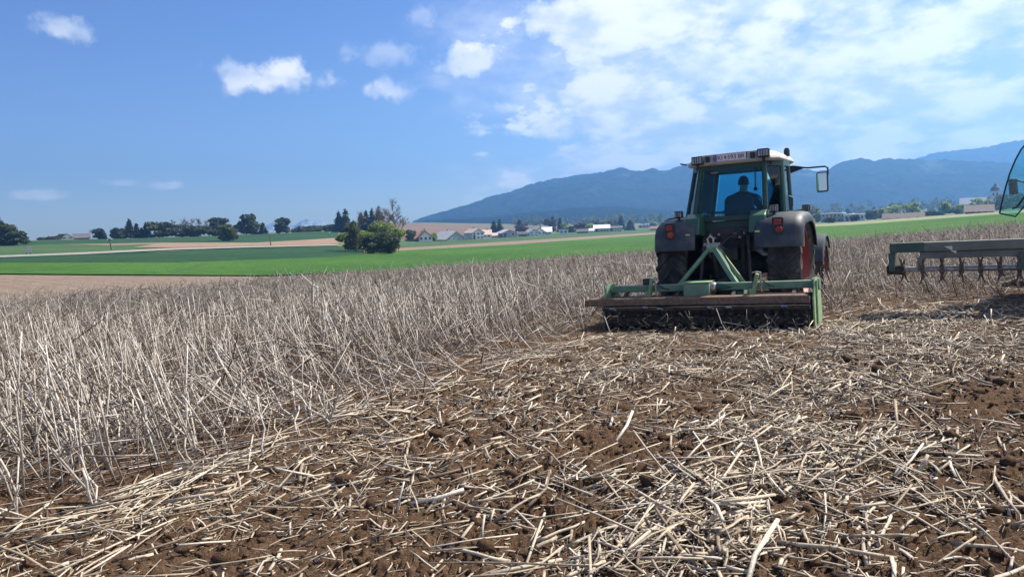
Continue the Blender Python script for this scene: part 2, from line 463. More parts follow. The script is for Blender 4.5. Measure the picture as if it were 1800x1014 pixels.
# ------------------------------------------------------------------ ground
def polar_ground():
    az = np.concatenate([np.linspace(-.95, .95, 200), np.linspace(.95, 2 * pi - .95, 62)[1:-1]])
    rr = np.concatenate([[.4, 1.2], np.exp(np.linspace(math.log(2.2), math.log(3440), 200))])
    A, R = np.meshgrid(az, rr); x = R * np.sin(A); y = R * np.cos(A)
    z = H(x, y) - .06 * (R < 19) + .10 * (fbm(x * .5, y * .5, 3, 2) - .5) * sstep(19, 24, R) * (1 - sstep(80, 120, R))
    V = np.stack([x, y, z], -1).reshape(-1, 3); n = len(az); m = len(rr)
    i, j = np.meshgrid(np.arange(m - 1), np.arange(n), indexing='ij'); j2 = (j + 1) % n
    F = np.stack([i * n + j, (i + 1) * n + j, (i + 1) * n + j2, i * n + j2], -1).reshape(-1, 4)[:, ::-1]
    V = np.concatenate([V, [[0, 0, h1(0, 0) - .06]]]); c = len(V) - 1
    T = np.stack([np.full(n, c), (np.arange(n) + 1) % n, np.arange(n)], -1)
    o = link('ground', smooth(np_mesh('ground', V, [F, T])), None)
    # bare soil under the crop, grassland beyond it
    m_ = bpy.data.materials.new('ground'); m_.use_nodes = True; t = NT(m_.node_tree)
    co = t.n('ShaderNodeNewGeometry').outputs['Position']
    s = t.mix(t.ss(t.noise(co, 3.0, 6, .7), .35, .65), c4((.11, .075, .05)), c4((.20, .15, .105)))
    g = t.mix(t.ss(t.noise(co, .02, 5, .6), .35, .65), c4((.10, .135, .05)), c4((.17, .15, .08)))
    ln = t.n('ShaderNodeVectorMath', operation='LENGTH'); t.l(co, ln.inputs[0])
    b = t.n('ShaderNodeBsdfPrincipled'); t.l(t.mix(t.ss(ln.outputs['Value'], 84, 92), s, g), b.inputs['Base Color'])
    b.inputs['Roughness'].default_value = .95; b.inputs['Specular IOR Level'].default_value = .1
    o2 = t.n('ShaderNodeOutputMaterial'); t.l(b.outputs[0], o2.inputs[0]); o.data.materials.append(m_)
    tag(o, 'earth sheet running from the field to the horizon', kind='structure')

def tilled_ground():
    az = np.concatenate([np.linspace(-1.3, -.8, 60)[:-1], np.linspace(-.8, .8, 760), np.linspace(.8, 1.3, 60)[1:]]); rr = np.exp(np.linspace(math.log(2.4), math.log(19.6), 370))
    A, R = np.meshgrid(az, rr); x = R * np.sin(A); y = R * np.cos(A); z = soil_z(x, y)
    V = np.stack([x, y, z], -1).reshape(-1, 3); n = len(az); m = len(rr)
    i, j = np.meshgrid(np.arange(m - 1), np.arange(n - 1), indexing='ij')
    F = np.stack([i * n + j, i * n + j + 1, (i + 1) * n + j + 1, (i + 1) * n + j], -1).reshape(-1, 4)
    o = link('tilled_soil', smooth(np_mesh('tilled_soil', V, F)), M['soil'])
    tag(o, 'crumbly brown tilled soil in the foreground', kind='structure')

def strip(name, lower, upper, mat, off, label, nx=90, ny=16):
    lower, upper = np.array(lower, float), np.array(upper, float)
    x0, x1 = max(lower[0, 0], upper[0, 0]), min(lower[-1, 0], upper[-1, 0])
    xs = np.linspace(x0, x1, nx); yl = np.interp(xs, lower[:, 0], lower[:, 1]); yu = np.interp(xs, upper[:, 0], upper[:, 1])
    A = np.array([gp(a, b) for a, b in zip(xs, yl)]); B = np.array([gp(a, b) for a, b in zip(xs, yu)])
    t = np.linspace(0, 1, ny)[:, None, None]
    P = A[None] * (1 - t) + B[None] * t
    P[..., 2] = H(P[..., 0], P[..., 1]) + off
    n = nx; i, j = np.meshgrid(np.arange(ny - 1), np.arange(nx - 1), indexing='ij')
    F = np.stack([i * n + j, i * n + j + 1, (i + 1) * n + j + 1, (i + 1) * n + j], -1).reshape(-1, 4)
    o = link(name, smooth(np_mesh(name, P.reshape(-1, 3), F)), mat); tag(o, label, kind='structure'); return o

polar_ground()
tilled_ground()
WHEAT_NEAR = [(-350, 512), (0, 484), (250, 486), (460, 487), (720, 478), (900, 466), (1150, 448), (1500, 426), (1800, 399), (2250, 379)]
ROAD_UP = [(-350, 470), (0, 451), (150, 445), (300, 437.5), (420, 434.5), (595, 430.5)]
ROAD_LO = [(-350, 475), (0, 454.2), (150, 448.6), (300, 441), (420, 437), (595, 432.5)]
CREST = [(-350, 446), (0, 425.5), (150, 421.5), (300, 418.5), (450, 412.5), (595, 406.5)]
strip('harvested_strip', [(-350, 570), (0, 537), (250, 516), (470, 497)], [(-350, 511), (0, 483), (250, 485), (470, 486)], M['tan'], .05, 'pale tan harvested strip beyond the standing stalks')
strip('wheat_field', WHEAT_NEAR, [(-350, 489), (0, 464), (300, 464), (595, 453), (640, 448), (720, 441), (900, 431), (1150, 413), (1500, 396.5), (1800, 374.5), (2250, 356)], M['wheat'], .16, 'bright green young wheat field behind the stubble', 140, 22)
strip('dark_green_field', [(-350, 489), (0, 464), (300, 464), (595, 453), (640, 448)], [(-350, 475.5), (0, 454.5), (150, 449), (300, 443), (420, 438), (595, 434), (640, 436)], M['darkgreen'], .14, 'darker green field strip along the gravel road')
strip('gravel_road', ROAD_LO, ROAD_UP, M['gravel'], .18, 'pale gravel road crossing the fields on the left', 90, 5)
strip('meadow', [(-350, 470), (0, 451), (150, 445), (300, 437.5), (420, 434.6)], [(-350, 453), (0, 433), (150, 429), (300, 427), (420, 428)], M['meadow'], .12, 'striped green meadow above the gravel road')
strip('hedge_strip', [(-350, 453), (0, 433), (150, 429), (300, 427)], [(-350, 446), (0, 425.5), (150, 421.5), (300, 418.5)], M['darkgreen'], .12, 'dark green field under the left skyline')
strip('pale_verge', [(110, 430.5), (200, 432.5), (290, 430), (330, 428.2)], [(110, 430.3), (200, 429.5), (290, 427.5), (330, 427.8)], M['tan'], .17, 'pale bare verge in the left meadow', 40, 5)
strip('ploughed_field', [(235, 436.5), (300, 437), (420, 434.5), (595, 430.5)], [(235, 436.2), (270, 431), (310, 428), (400, 428), (450, 428), (520, 424), (595, 419)], M['brown'], .22, 'brown ploughed field left of the thicket')
strip('hill_field', [(300, 427), (400, 428), (450, 428), (520, 424), (595, 419)], [(300, 418.5), (450, 412.5), (595, 406.5)], M['darkgreen'], .12, 'dark green field on the low hill')
strip('stubble_strip', [(640, 446), (720, 441), (900, 431), (1150, 413), (1200, 411)], [(640, 441), (720, 436), (900, 425), (1150, 409), (1200, 407)], M['tan'], .14, 'tan bare strip between wheat and village')
strip('village_meadow', [(640, 441), (720, 436), (900, 425), (1150, 409), (1200, 407)], [(640, 425), (720, 424), (900, 414), (1150, 402), (1200, 400)], M['meadow'], .10, 'pale green meadow in front of the village')
strip('brown_hillside', [(640, 420), (720, 420), (900, 409), (1000, 405)], [(640, 396), (720, 393), (900, 399), (1000, 397)], M['brownhill'], .3, 'reddish brown hillside behind the village houses')
strip('field_margin', [(1200, 411), (1380, 404), (1500, 396.5), (1800, 374.5), (2250, 356)], [(1200, 407), (1380, 398), (1500, 391), (1800, 370), (2250, 352)], M['palegrass'], .14, 'pale dry margin along the far edge of the wheat')

# ------------------------------------------------------------------ mountains
def mountain(name, prof, r0, r1, r2, mat, label, seed, amp=.16, nr=46, na=420, bump=.02, zb=None, jag=9):
    prof = np.array(prof, float); xs = np.linspace(prof[0, 0], prof[-1, 0], na)
    ys = np.interp(xs, prof[:, 0], prof[:, 1])
    ys = ys + jag * (fbm(xs / 30., xs * 0 + seed, 4, seed) - .5) * np.clip((392 - (xs - 900) * .0384 - ys) / 25, 0, 1)
    k = np.exp(-np.linspace(-2, 2, 5) ** 2); k /= k.sum(); ys = np.convolve(np.pad(ys, 2, mode='edge'), k, 'valid')
    D = np.array([pix_dir(a, b) for a, b in zip(xs, ys)]); hh = np.hypot(D[:, 0], D[:, 1])
    az = np.arctan2(D[:, 0], D[:, 1]); zt = EYE + r1 * D[:, 2] / hh
    rr = np.concatenate([np.linspace(r0, r1, nr), np.linspace(r1, r2, 14)[1:]])
    A, R = np.meshgrid(az, rr); x = R * np.sin(A); y = R * np.cos(A)
    t = np.clip((R - r0) / (r1 - r0), 0, 1); back = np.clip((R - r1) / (r2 - r1), 0, 1)
    base = h1(0, r0) if zb is None else zb
    s = r1 / 3000.
    rid = .6 * (1 - np.abs(2 * fbm(x / (420 * s), y / (620 * s), 4, seed) - 1)) + .4 * (1 - np.abs(2 * fbm(x / (150 * s), y / (210 * s), 4, seed + 3) - 1))
    shape = t ** 1.15 * (1 - .55 * back)
    z = base + (zt[None] - base) * shape * (1 + amp * (rid - .62) * (1 - t ** 6) * 3.0)
    tree = (vnoise(x / (9 * s), y / (9 * s), seed + 5) - .5) * bump * 300 * s * sstep(0, .1, t)
    z = z + tree
    V = np.stack([x, y, z], -1).reshape(-1, 3); n = len(az); m = len(rr)
    i, j = np.meshgrid(np.arange(m - 1), np.arange(n - 1), indexing='ij')
    F = np.stack([i * n + j, i * n + j + 1, (i + 1) * n + j + 1, (i + 1) * n + j], -1).reshape(-1, 4)
    o = link(name, np_mesh(name, V, F), mat); tag(o, label, kind='structure'); return o

def forest_mat(name, c1, c2, clear, s):
    m = bpy.data.materials.new(name); m.use_nodes = True; t = NT(m.node_tree)
    co = t.n('ShaderNodeNewGeometry').outputs['Position']
    col = t.mix(t.ss(t.noise(co, s, 6, .65), .35, .65), c4(c1), c4(c2))
    col = t.mix(t.ss(t.noise(co, s * 6, 5, .7), .45, .62), col, c4(tuple(v * .45 for v in c1)))
    col = t.mix(t.ss(t.noise(co, s * .9, 6, .62, .5), .60, .68), col, c4(clear))
    b = t.n('ShaderNodeBsdfPrincipled'); t.l(col, b.inputs['Base Color']); b.inputs['Roughness'].default_value = 1.0
    b.inputs['Specular IOR Level'].default_value = 0
    bp = t.n('ShaderNodeBump'); bp.inputs['Strength'].default_value = .8; bp.inputs['Distance'].default_value = 12
    t.l(t.noise(co, s * 9, 5, .7), bp.inputs['Height']); t.l(bp.outputs[0], b.inputs['Normal'])
    o = t.n('ShaderNodeOutputMaterial'); t.l(b.outputs[0], o.inputs[0]); return m
M['forest'] = forest_mat('forest', (.010, .020, .028), (.022, .038, .036), (.075, .095, .07), .006)
M['forest_low'] = forest_mat('forest_low', (.008, .018, .018), (.014, .026, .020), (.03, .04, .03), .008)
mountain('far_ridge', [(1380, 372), (1480, 340), (1560, 300), (1592, 288), (1610, 279), (1650, 269), (1700, 264), (1750, 259), (1780, 250), (1800, 246), (1900, 238), (2050, 262), (2250, 250), (2500, 300)], 2900, 3200, 3400, M['forest'], 'distant pale blue forested ridge on the right', 41, .3)
mountain('mountain', [(725, 390), (745, 384), (775, 375), (805, 367), (840, 357), (862, 348), (885, 342), (915, 330), (945, 321), (975, 315), (1005, 309), (1025, 308), (1050, 303), (1072, 299), (1090, 301), (1120, 302), (1150, 299), (1205, 299), (1260, 303), (1330, 300), (1400, 303), (1455, 299), (1470, 291), (1500, 284), (1522, 281), (1540, 286), (1575, 287), (1610, 290), (1650, 289), (1700, 292), (1735, 288), (1770, 291), (1800, 294), (1900, 300), (2100, 292), (2400, 320)], 1700, 2350, 2850, M['forest'], 'long blue forested mountain behind the village', 51, .42, 56, 520)
mountain('foothill', [(735, 389), (800, 386), (860, 381), (930, 372), (1000, 366), (1060, 363), (1120, 366), (1200, 371), (1300, 370), (1400, 373), (1480, 378)], 1280, 1560, 1690, M['forest_low'], 'low dark forested foothill in front of the mountain', 61, .1)
M['hazed_rock'] = forest_mat('haze_paled_rock', (.30, .34, .38), (.42, .45, .48), (.60, .62, .64), .006)  # rock colour made paler and bluer: part of the distance haze is painted in
mountain('far_peaks', [(440, 413), (465, 399), (480, 391), (492, 388), (503, 394), (515, 398), (530, 388), (541, 384.5), (552, 388), (566, 387.5), (580, 393), (605, 397), (625, 403), (650, 408)], 2950, 3200, 3400, M['hazed_rock'], 'faint far blue peaks behind the low hill', 71, .15, 24, 120, jag=5)

# ------------------------------------------------------------------ trees
def leaf_mat(name, dark, mid, light, tr=.3): return ramp_mat(name, [(0, dark), (.5, mid), (1, light)], .8, tr)
M['spring'] = leaf_mat('spring_leaf', (.19, .25, .06), (.28, .36, .09), (.38, .45, .14), .45)
M['willow'] = leaf_mat('willow_leaf', (.13, .17, .055), (.21, .255, .085), (.30, .35, .13), .4)
M['leaf'] = leaf_mat('dark_leaf', (.045, .062, .034), (.075, .095, .048), (.11, .13, .07), .35)
M['olive'] = leaf_mat('olive_leaf', (.085, .105, .05), (.13, .15, .07), (.18, .20, .10), .35)
M['needle'] = leaf_mat('needle', (.018, .034, .026), (.03, .048, .034), (.045, .066, .045), .15)
M['copper'] = leaf_mat('copper_leaf', (.09, .045, .04), (.13, .07, .06), (.17, .10, .08))
M['budding'] = leaf_mat('budding_twig', (.11, .085, .07), (.15, .115, .09), (.20, .16, .12), .2)
M['bark'] = material('bark', (.10, .08, .065), .95, (.16, .135, .11), 3, bump=.5, bscale=12)

def quads_mesh(name, C, U, Wv, tint):
    N = len(C); V = np.stack([C - U - Wv, C + U - Wv * .6, C + U * .8 + Wv, C - U * .7 + Wv], 1).reshape(-1, 3)
    F = np.arange(N * 4).reshape(N, 4)
    return np_mesh(name, V, F, [tint])
def rand_dir(n, rg):
    v = rg.normal(size=(n, 3)); return v / np.linalg.norm(v, axis=1, keepdims=True)

def crown_round(rg, h, w, n, leaf, low=.15, lobes=20):
    """leaf clumps in lobes through an uneven crown"""
    cs = []
    for _ in range(lobes):
        t = rg.uniform(low + .12, .9); rad = w * .5 * sqrt(max(.08, 1 - ((t - .52) / .52) ** 2)) * rg.uniform(.35, .85); a = rg.uniform(0, 2 * pi)
        cs.append((rad * cos(a), rad * sin(a), t * h, rg.uniform(.10, .24) * w, rg.uniform(.07, .16) * h))
    cs.append((0, 0, h * .84, w * .2, h * .16))
    cs = np.array(cs); k = rg.integers(0, len(cs), n); d = rand_dir(n, rg); q = rg.uniform(.45, 1.08, n) ** .6
    C = cs[k, :3] + d * q[:, None] * np.stack([cs[k, 3], cs[k, 3], cs[k, 4]], 1)
    C[:, 2] *= h / max(np.percentile(C[:, 2], 99.5), .1); C[:, 2] = np.clip(C[:, 2], low * h * .6, None)
    U = rand_dir(n, rg); Wv = np.cross(U, rand_dir(n, rg)); Wv /= np.linalg.norm(Wv, axis=1, keepdims=True) + 1e-9
    s = leaf * rg.uniform(.5, 1.25, n)[:, None]
    tint = np.clip(rg.normal(.5, .2, n) + (cs[k, 3] / w - .22) * 1.5, 0, 1)
    return C, U * s, Wv * s * .7, tint
def crown_conifer(rg, h, w, n, leaf, low=.04, power=.68):
    t = 1 - np.sqrt(rg.uniform(0, 1, n)) * .97; t = low + (1 - low) * t
    tier = np.floor(t * 13) / 13; fr = (t - tier) * 13
    a = rg.uniform(0, 2 * pi, n); lob = .72 + .28 * np.sin(a * 5 + tier * 40)
    rad = w * .5 * (1 - t) ** power * (1.08 - .35 * fr) * lob * rg.uniform(.35, 1.08, n) ** .5
    C = np.stack([rad * np.cos(a), rad * np.sin(a), t * h - rad * .18], 1)
    U = np.stack([np.cos(a), np.sin(a), np.full(n, -.35)], 1) + rg.normal(0, .25, (n, 3))
    Wv = np.stack([-np.sin(a), np.cos(a), np.zeros(n)], 1) + rg.normal(0, .35, (n, 3))
    s = leaf * rg.uniform(.5, 1.2, n)[:, None]
    return C, U * s, Wv * s * .6, np.clip(rg.normal(.5, .22, n), 0, 1)

def branches(rg, h, w, levels=4, r0=.02, base=.25, thin=.02):
    """bare limbs: list of (p, q, ra, rb)"""
    out = []
    def go(p, d, L, r, lev):
        q = p + d * L; r2 = max(r * .68, thin); out.append((p, q, max(r, thin), r2))
        if lev == 0: return
        for _ in range(3 if lev > 1 else 4):
            nd = d + rg.normal(0, .42, 3) * np.array([w / h * 1.9, w / h * 1.9, .55]); nd[2] = max(nd[2], .12); nd /= np.linalg.norm(nd)
            go(p + d * L * rg.uniform(.55, 1.0), nd, L * rg.uniform(.6, .85), r2 * .85, lev - 1)
    go(np.zeros(3), np.array([.02, .01, 1.]), h * base, h * r0, levels)
    P = np.array([o[0] for o in out]); Q = np.array([o[1] for o in out]); ra = np.array([o[2] for o in out]); rb = np.array([o[3] for o in out])
    k = h / max(Q[:, 2].max(), 1e-3); P[:, 2] *= k; Q[:, 2] *= k
    return P, Q, ra, rb

def tree(kind, pos, h, w, label, mat, n=900, leaf=.35, name=None, group=None, cat='tree', seed=None, low=.15):
    rg = np.random.default_rng(seed if seed is not None else abs(int(pos[0] * 131 + pos[1] * 17 + h * 7)))
    root = empty(name or {'con': 'conifer_tree', 'round': 'leafy_tree', 'bare': 'bare_tree', 'bush': 'bush'}[kind], tuple(pos))
    root.rotation_euler = (0, 0, rg.uniform(0, 6.28))
    tag(root, label, cat, group)
    if kind == 'con':
        link('trunk', smooth(MB().tube([(0, 0, -.3), (0, 0, h * .5), (0.02 * h, 0, h * .96)], [h * .018, h * .011, h * .003], 6).mesh('trunk')), M['bark'], root)
        link('crown', quads_mesh('crown', *crown_conifer(rg, h, w, n, leaf)), mat, root)
    elif kind == 'bare':
        P, Q, ra, rb = branches(rg, h, w, 4, .018, .3, h * .0034)
        r = Rods(); r.add(np.full(1, .5), P[:1], Q[:1], ra[:1], rb[:1], 6)
        tr = r.build('trunk', M['bark']); tr.parent = root
        r = Rods(); r.add(rg.uniform(0, 1, len(P) - 1), P[1:], Q[1:], ra[1:], rb[1:], 4, cap=False)
        nt = 420; d = rand_dir(nt, rg); d[:, 2] = np.abs(d[:, 2]) * .8 + .25; k = rg.integers(len(P) // 3, len(P), nt); A = P[k] + (Q[k] - P[k]) * rg.uniform(.2, 1, nt)[:, None]
        r.add(rg.uniform(0, 1, nt), A, A + d * (h * rg.uniform(.04, .11, nt))[:, None], np.full(nt, h * .0026), np.full(nt, h * .0014), 3, cap=False)
        cr = r.build('crown', mat); cr.parent = root
    else:
        P, Q, ra, rb = branches(rg, h * .9, w * .8, 2, .02, .34, h * .004)
        if kind == 'bush': ra, rb = ra * .6, rb * .6
        r = Rods(); r.add(np.full(len(P), .5), P, Q, ra, rb, 5)
        tr = r.build('trunk' if kind == 'round' else 'stem', M['bark']); tr.parent = root
        link('crown', quads_mesh('crown', *crown_round(rg, h, w, n, leaf, low)), mat, root)
    return root

def tree_px(kind, x, yb, yt, wpx, r, label, mat, n=900, group=None, leafpx=2.2, **kw):
    """x/base row/top row as seen, standing on the ground at distance r"""
    p = bearing(x, yb, r); dist = float(np.dot(p - np.array([0, 0, EYE]), CF)); m = dist / F_PX
    top = EYE + r * pix_dir(x, yt)[2] / hypot(*pix_dir(x, yt)[:2])
    h = max(top - p[2], 1.0)
    return tree(kind, p, h, wpx * m, label, M[mat], n, leafpx * m, group=group, **kw)

GL = 'trees along the left skyline'
L_TREES = [
    ('con', 3, 431, 381, 34, 250, 'needle', 'tall dark conifer at the far left edge of the view'),
    ('round', 17, 432, 396, 34, 245, 'leaf', 'dark rounded tree beside the conifer at the left edge'),
    ('round', 31, 432, 407, 22, 240, 'leaf', 'small dark outer tree of the left edge clump'),
    ('round', 108, 422, 413, 10, 335, 'leaf', 'tiny dark tree left of the far farm roof'),
    ('round', 117, 422, 413, 8, 335, 'leaf', 'tiny dark tree behind the far farm roof'),
    ('round', 90, 424, 418, 26, 330, 'leaf', 'low dark hedge bush left of the far farm'),
    ('bare', 163, 421, 403, 13, 320, 'budding', 'small bare tree, first in the skyline row'),
    ('round', 173, 420, 403, 12, 320, 'leaf', 'small dark leafy tree left of the little spruce'),
    ('con', 181, 420, 402, 11, 318, 'needle', 'little dark spruce near the leaning pole'),
    ('bare', 198, 420, 400, 14, 318, 'budding', 'bare twiggy tree just right of the leaning pole'),
    ('round', 205, 419, 402, 14, 316, 'leaf', 'dark round tree right of the bare twiggy tree'),
    ('round', 216, 419, 403, 14, 316, 'olive', 'low olive tree left of the tallest skyline spruce'),
    ('con', 229, 419, 384, 17, 316, 'needle', 'tallest pointed spruce in the left skyline row'),
    ('con', 241, 419, 392, 9, 316, 'needle', 'slim spruce right of the tallest spruce'),
    ('con', 250, 418, 400, 10, 314, 'needle', 'short spruce between two taller skyline trees'),
    ('con', 258, 418, 390, 15, 314, 'needle', 'broad dark spruce before the brownish round trees'),
    ('round', 276, 418, 391, 26, 312, 'olive', 'wide olive brown round tree in the skyline row'),
    ('round', 293, 418, 392, 26, 312, 'leaf', 'wide dark round tree in the skyline row'),
    ('bare', 309, 417, 386, 24, 312, 'budding', 'bare tree starting the leafless group on the skyline'),
    ('bare', 322, 417, 383, 24, 312, 'budding', 'second bare tree of the leafless skyline group'),
    ('bare', 337, 417, 382, 24, 312, 'budding', 'middle bare tree of the leafless skyline group'),
    ('bare', 352, 416, 383, 24, 312, 'budding', 'fourth bare tree of the leafless skyline group'),
    ('bare', 368, 416, 386, 22, 312, 'budding', 'last bare tree of the leafless skyline group'),
    ('round', 322, 417, 397, 40, 309, 'leaf', 'long dark undergrowth below the bare skyline trees'),
    ('round', 354, 417, 398, 40, 309, 'leaf', 'dark undergrowth right of the bare skyline trees'),
    ('round', 383, 415, 384, 24, 314, 'leaf', 'tall dark open tree right of the bare group'),
    ('round', 396, 414, 397, 18, 316, 'leaf', 'lower dark tree between the two tall skyline trees'),
    ('round', 403, 425, 396, 24, 235, 'olive', 'olive round tree standing down on the slope'),
    ('round', 433, 413, 378, 28, 318, 'leaf', 'big dark rounded tree standing above the others on the left'),
    ('round', 449, 413, 397, 14, 320, 'olive', 'small tree right of the big rounded tree'),
    ('con', 463, 413, 391, 13, 320, 'needle', 'small dark spruce ending the skyline row'),
    ('round', 497, 410, 384, 20, 325, 'leaf', 'solitary small tree on the bare hilltop'),
    ('round', 530, 409, 399, 26, 360, 'olive', 'low hedge tree right of the solitary tree'),
    ('round', 556, 408, 398, 26, 360, 'olive', 'low hedge tree in front of the far peaks'),
    ('round', 582, 407, 396, 22, 360, 'leaf', 'low dark hedge tree left of the ragged conifer'),
]
for (k, x, yb, yt, w, r, mt, lb) in L_TREES:
    tree_px(k, x, yb, yt, w * 1.45, r, lb, mt, 1000 if w < 20 else 1900, GL, low=.0)
GT = 'trees and bushes of the thicket by the wheat field'
T_TREES = [
    ('con', 597, 408, 370, 29, 330, 'needle', 'ragged dark conifer left of the thicket', {}),
    ('con', 609, 408, 366, 29, 328, 'needle', 'ragged dark conifer, right one of the pair left of the thicket', {}),
    ('con', 636, 412, 373, 25, 290, 'needle', 'leftmost spruce of the dark group behind the thicket', {}),
    ('con', 645, 412, 368, 27, 288, 'needle', 'second spruce of the dark group behind the thicket', {}),
    ('con', 656, 412, 365, 32, 286, 'needle', 'third spruce of the dark group behind the thicket', {}),
    ('con', 668, 412, 361, 46, 280, 'needle', 'broadest spruce of the dark group behind the thicket', {}),
    ('bare', 629, 432, 371, 22, 200, 'budding', 'thin bare tree at the left of the thicket', {}),
    ('bare', 691, 437, 350, 62, 150, 'budding', 'tall bare tree rising above the thicket', {}),
    ('bare', 701, 434, 366, 38, 160, 'budding', 'lower bare tree on the right of the thicket', {}),
    ('bush', 607, 439, 411, 36, 140, 'willow', 'pale green willow bush at the left end of the thicket', {}),
    ('round', 622, 441, 391, 30, 134, 'olive', 'narrow green tree in the left of the thicket', {'low': .05}),
    ('bush', 642, 441, 406, 36, 136, 'spring', 'fresh green bush in the middle of the thicket', {}),
    ('round', 672, 441, 390, 56, 138, 'willow', 'tall pale green tree at the heart of the thicket', {'low': .05}),
    ('bush', 654, 442, 414, 44, 130, 'leaf', 'dark bush at the foot of the thicket', {'low': .0}),
    ('bush', 682, 446, 409, 54, 122, 'leaf', 'big dark round bush at the front of the thicket', {'low': .0}),
    ('bush', 700, 443, 402, 38, 128, 'spring', 'yellow green bush at the right end of the thicket', {'low': .0}),
    ('bush', 722, 424, 405, 20, 290, 'olive', 'brownish bush behind the right end of the thicket', {}),
]
for (k, x, yb, yt, w, r, mt, lb, kw) in T_TREES:
    tree_px(k, x, yb, yt, w, r, lb, mt, 2600 if r < 160 and k != 'con' else 1400, GT, leafpx=1.7 if r < 160 else 2.0, cat='tree' if k != 'bush' else 'bush', **kw)
GV = 'trees among the village houses'
V_TREES = [
    ('round', 762, 424, 411, 12, 305, 'spring', 'small spring green tree between the red roof and the grey roof house'),
    ('con', 869, 420, 387, 18, 470, 'needle', 'left of the two dark spruces in the village'),
    ('con', 879, 420, 385, 18, 470, 'needle', 'right of the two dark spruces in the village'),
    ('con', 914, 417, 385, 20, 520, 'needle', 'single broad dark conifer behind the grey barn'),
    ('round', 918, 417, 393, 22, 500, 'budding', 'brownish leafless tree before the broad conifer'),
    ('con', 972, 413, 378, 12, 540, 'needle', 'tall spruce tip behind the twin roofed house'),
    ('round', 968, 414, 385, 22, 520, 'budding', 'brownish budding tree behind the twin roofed house'),
    ('con', 985, 414, 384, 12, 510, 'needle', 'slim dark spruce right of the twin roofed house'),
    ('round', 992, 415, 393, 12, 480, 'spring', 'light green tree right of the slim spruce'),
    ('round', 1004, 415, 399, 12, 470, 'leaf', 'dark tree left of the copper tree'),
    ('round', 1020, 413, 393, 20, 480, 'copper', 'copper red tree in the village'),
    ('round', 1037, 412, 394, 16, 520, 'spring', 'light green tree left of the long pale roof'),
    ('round', 1065, 405, 386, 44, 640, 'olive', 'wide olive tree behind the long pale roof'),
    ('round', 1045, 407, 389, 26, 640, 'olive', 'olive tree left behind the long pale roof'),
    ('con', 1092, 408, 379, 18, 560, 'needle', 'tall dark conifer at the right end of the village'),
    ('con', 1108, 409, 386, 21, 500, 'needle', 'broad dark conifer beside the village lane'),
    ('round', 1150, 402, 391, 14, 620, 'spring', 'small green tree left of the tractor'),
    ('round', 1425, 397, 362, 24, 430, 'olive', 'green tree just right of the tractor cab'),
    ('round', 1440, 396, 372, 14, 420, 'spring', 'light green tree left of the flat white building'),
    ('bush', 1460, 392, 382, 14, 330, 'olive', 'round bush in front of the flat white building'),
    ('bush', 1503, 390, 379, 18, 330, 'leaf', 'dark bush at the right of the flat white building'),
    ('round', 1530, 389, 371, 20, 400, 'olive', 'olive tree right of the flat white building'),
    ('round', 1545, 388, 368, 16, 430, 'spring', 'pale green tree before the two large spring trees'),
    ('round', 1568, 387, 362, 28, 430, 'spring', 'large spring green tree, left of the pair behind the brown roof'),
    ('round', 1603, 384, 357, 34, 440, 'spring', 'large spring green tree, right of the pair behind the brown roof'),
    ('bush', 1635, 382, 371, 28, 400, 'olive', 'low olive bush right of the brown roof'),
    ('round', 1663, 379, 356, 16, 400, 'spring', 'slender light green tree left of the barn'),
    ('bush', 1648, 380, 373, 20, 390, 'leaf', 'dark low bush left of the slender tree'),
    ('bush', 1682, 378, 366, 18, 400, 'olive', 'olive bush beside the barn wall'),
    ('round', 1690, 376, 360, 16, 460, 'spring', 'yellow green tree at the left gable of the barn'),
    ('round', 1718, 373, 350, 24, 480, 'spring', 'spring green tree behind the barn roof'),
    ('round', 1738, 372, 352, 24, 470, 'willow', 'pale tree between barn and church'),
    ('round', 1765, 371, 343, 30, 460, 'olive', 'tall olive tree right of the church tower'),
    ('round', 1790, 370, 341, 32, 450, 'olive', 'tree behind the open tractor door'),
    ('con', 1490, 384, 365, 10, 800, 'needle', 'far dark conifer above the flat white building'),
    ('con', 1536, 381, 364, 9, 800, 'needle', 'far dark conifer between building and spring trees'),
    ('con', 1655, 374, 354, 9, 800, 'needle', 'far dark conifer left behind the slender tree'),
]
for (k, x, yb, yt, w, r, mt, lb) in V_TREES:
    tree_px(k, x, yb, yt, w * 1.15, r, lb, mt, 800, GV, low=.02, leafpx=1.9, cat='tree' if k != 'bush' else 'bush')
# dark wooded belt at the mountain foot: reads as one mass
def far_wood():
    rg = np.random.default_rng(91); Cs = []; Us = []; Ws = []; T = []
    for _ in range(520):
        x = rg.uniform(900, 2150); r = rg.uniform(780, 1200)
        p = bearing(x, 390, r); h = rg.uniform(7, 15); w = h * rg.uniform(.6, 1.1)
        C, U, Wv, t = crown_round(rg, h, w, 60, 1.1, .05, 5) if rg.random() < .6 else crown_conifer(rg, h, w * .6, 60, 1.0)
        Cs.append(C + p); Us.append(U); Ws.append(Wv); T.append(t * .6 + rg.uniform(-.1, .45))
    o = link('far_wood', quads_mesh('far_wood', np.concatenate(Cs), np.concatenate(Us), np.concatenate(Ws), np.clip(np.concatenate(T), 0, 1)), M['olive'])
    tag(o, 'dim far belt of woodland at the foot of the mountain', 'woodland', kind='stuff')
far_wood()

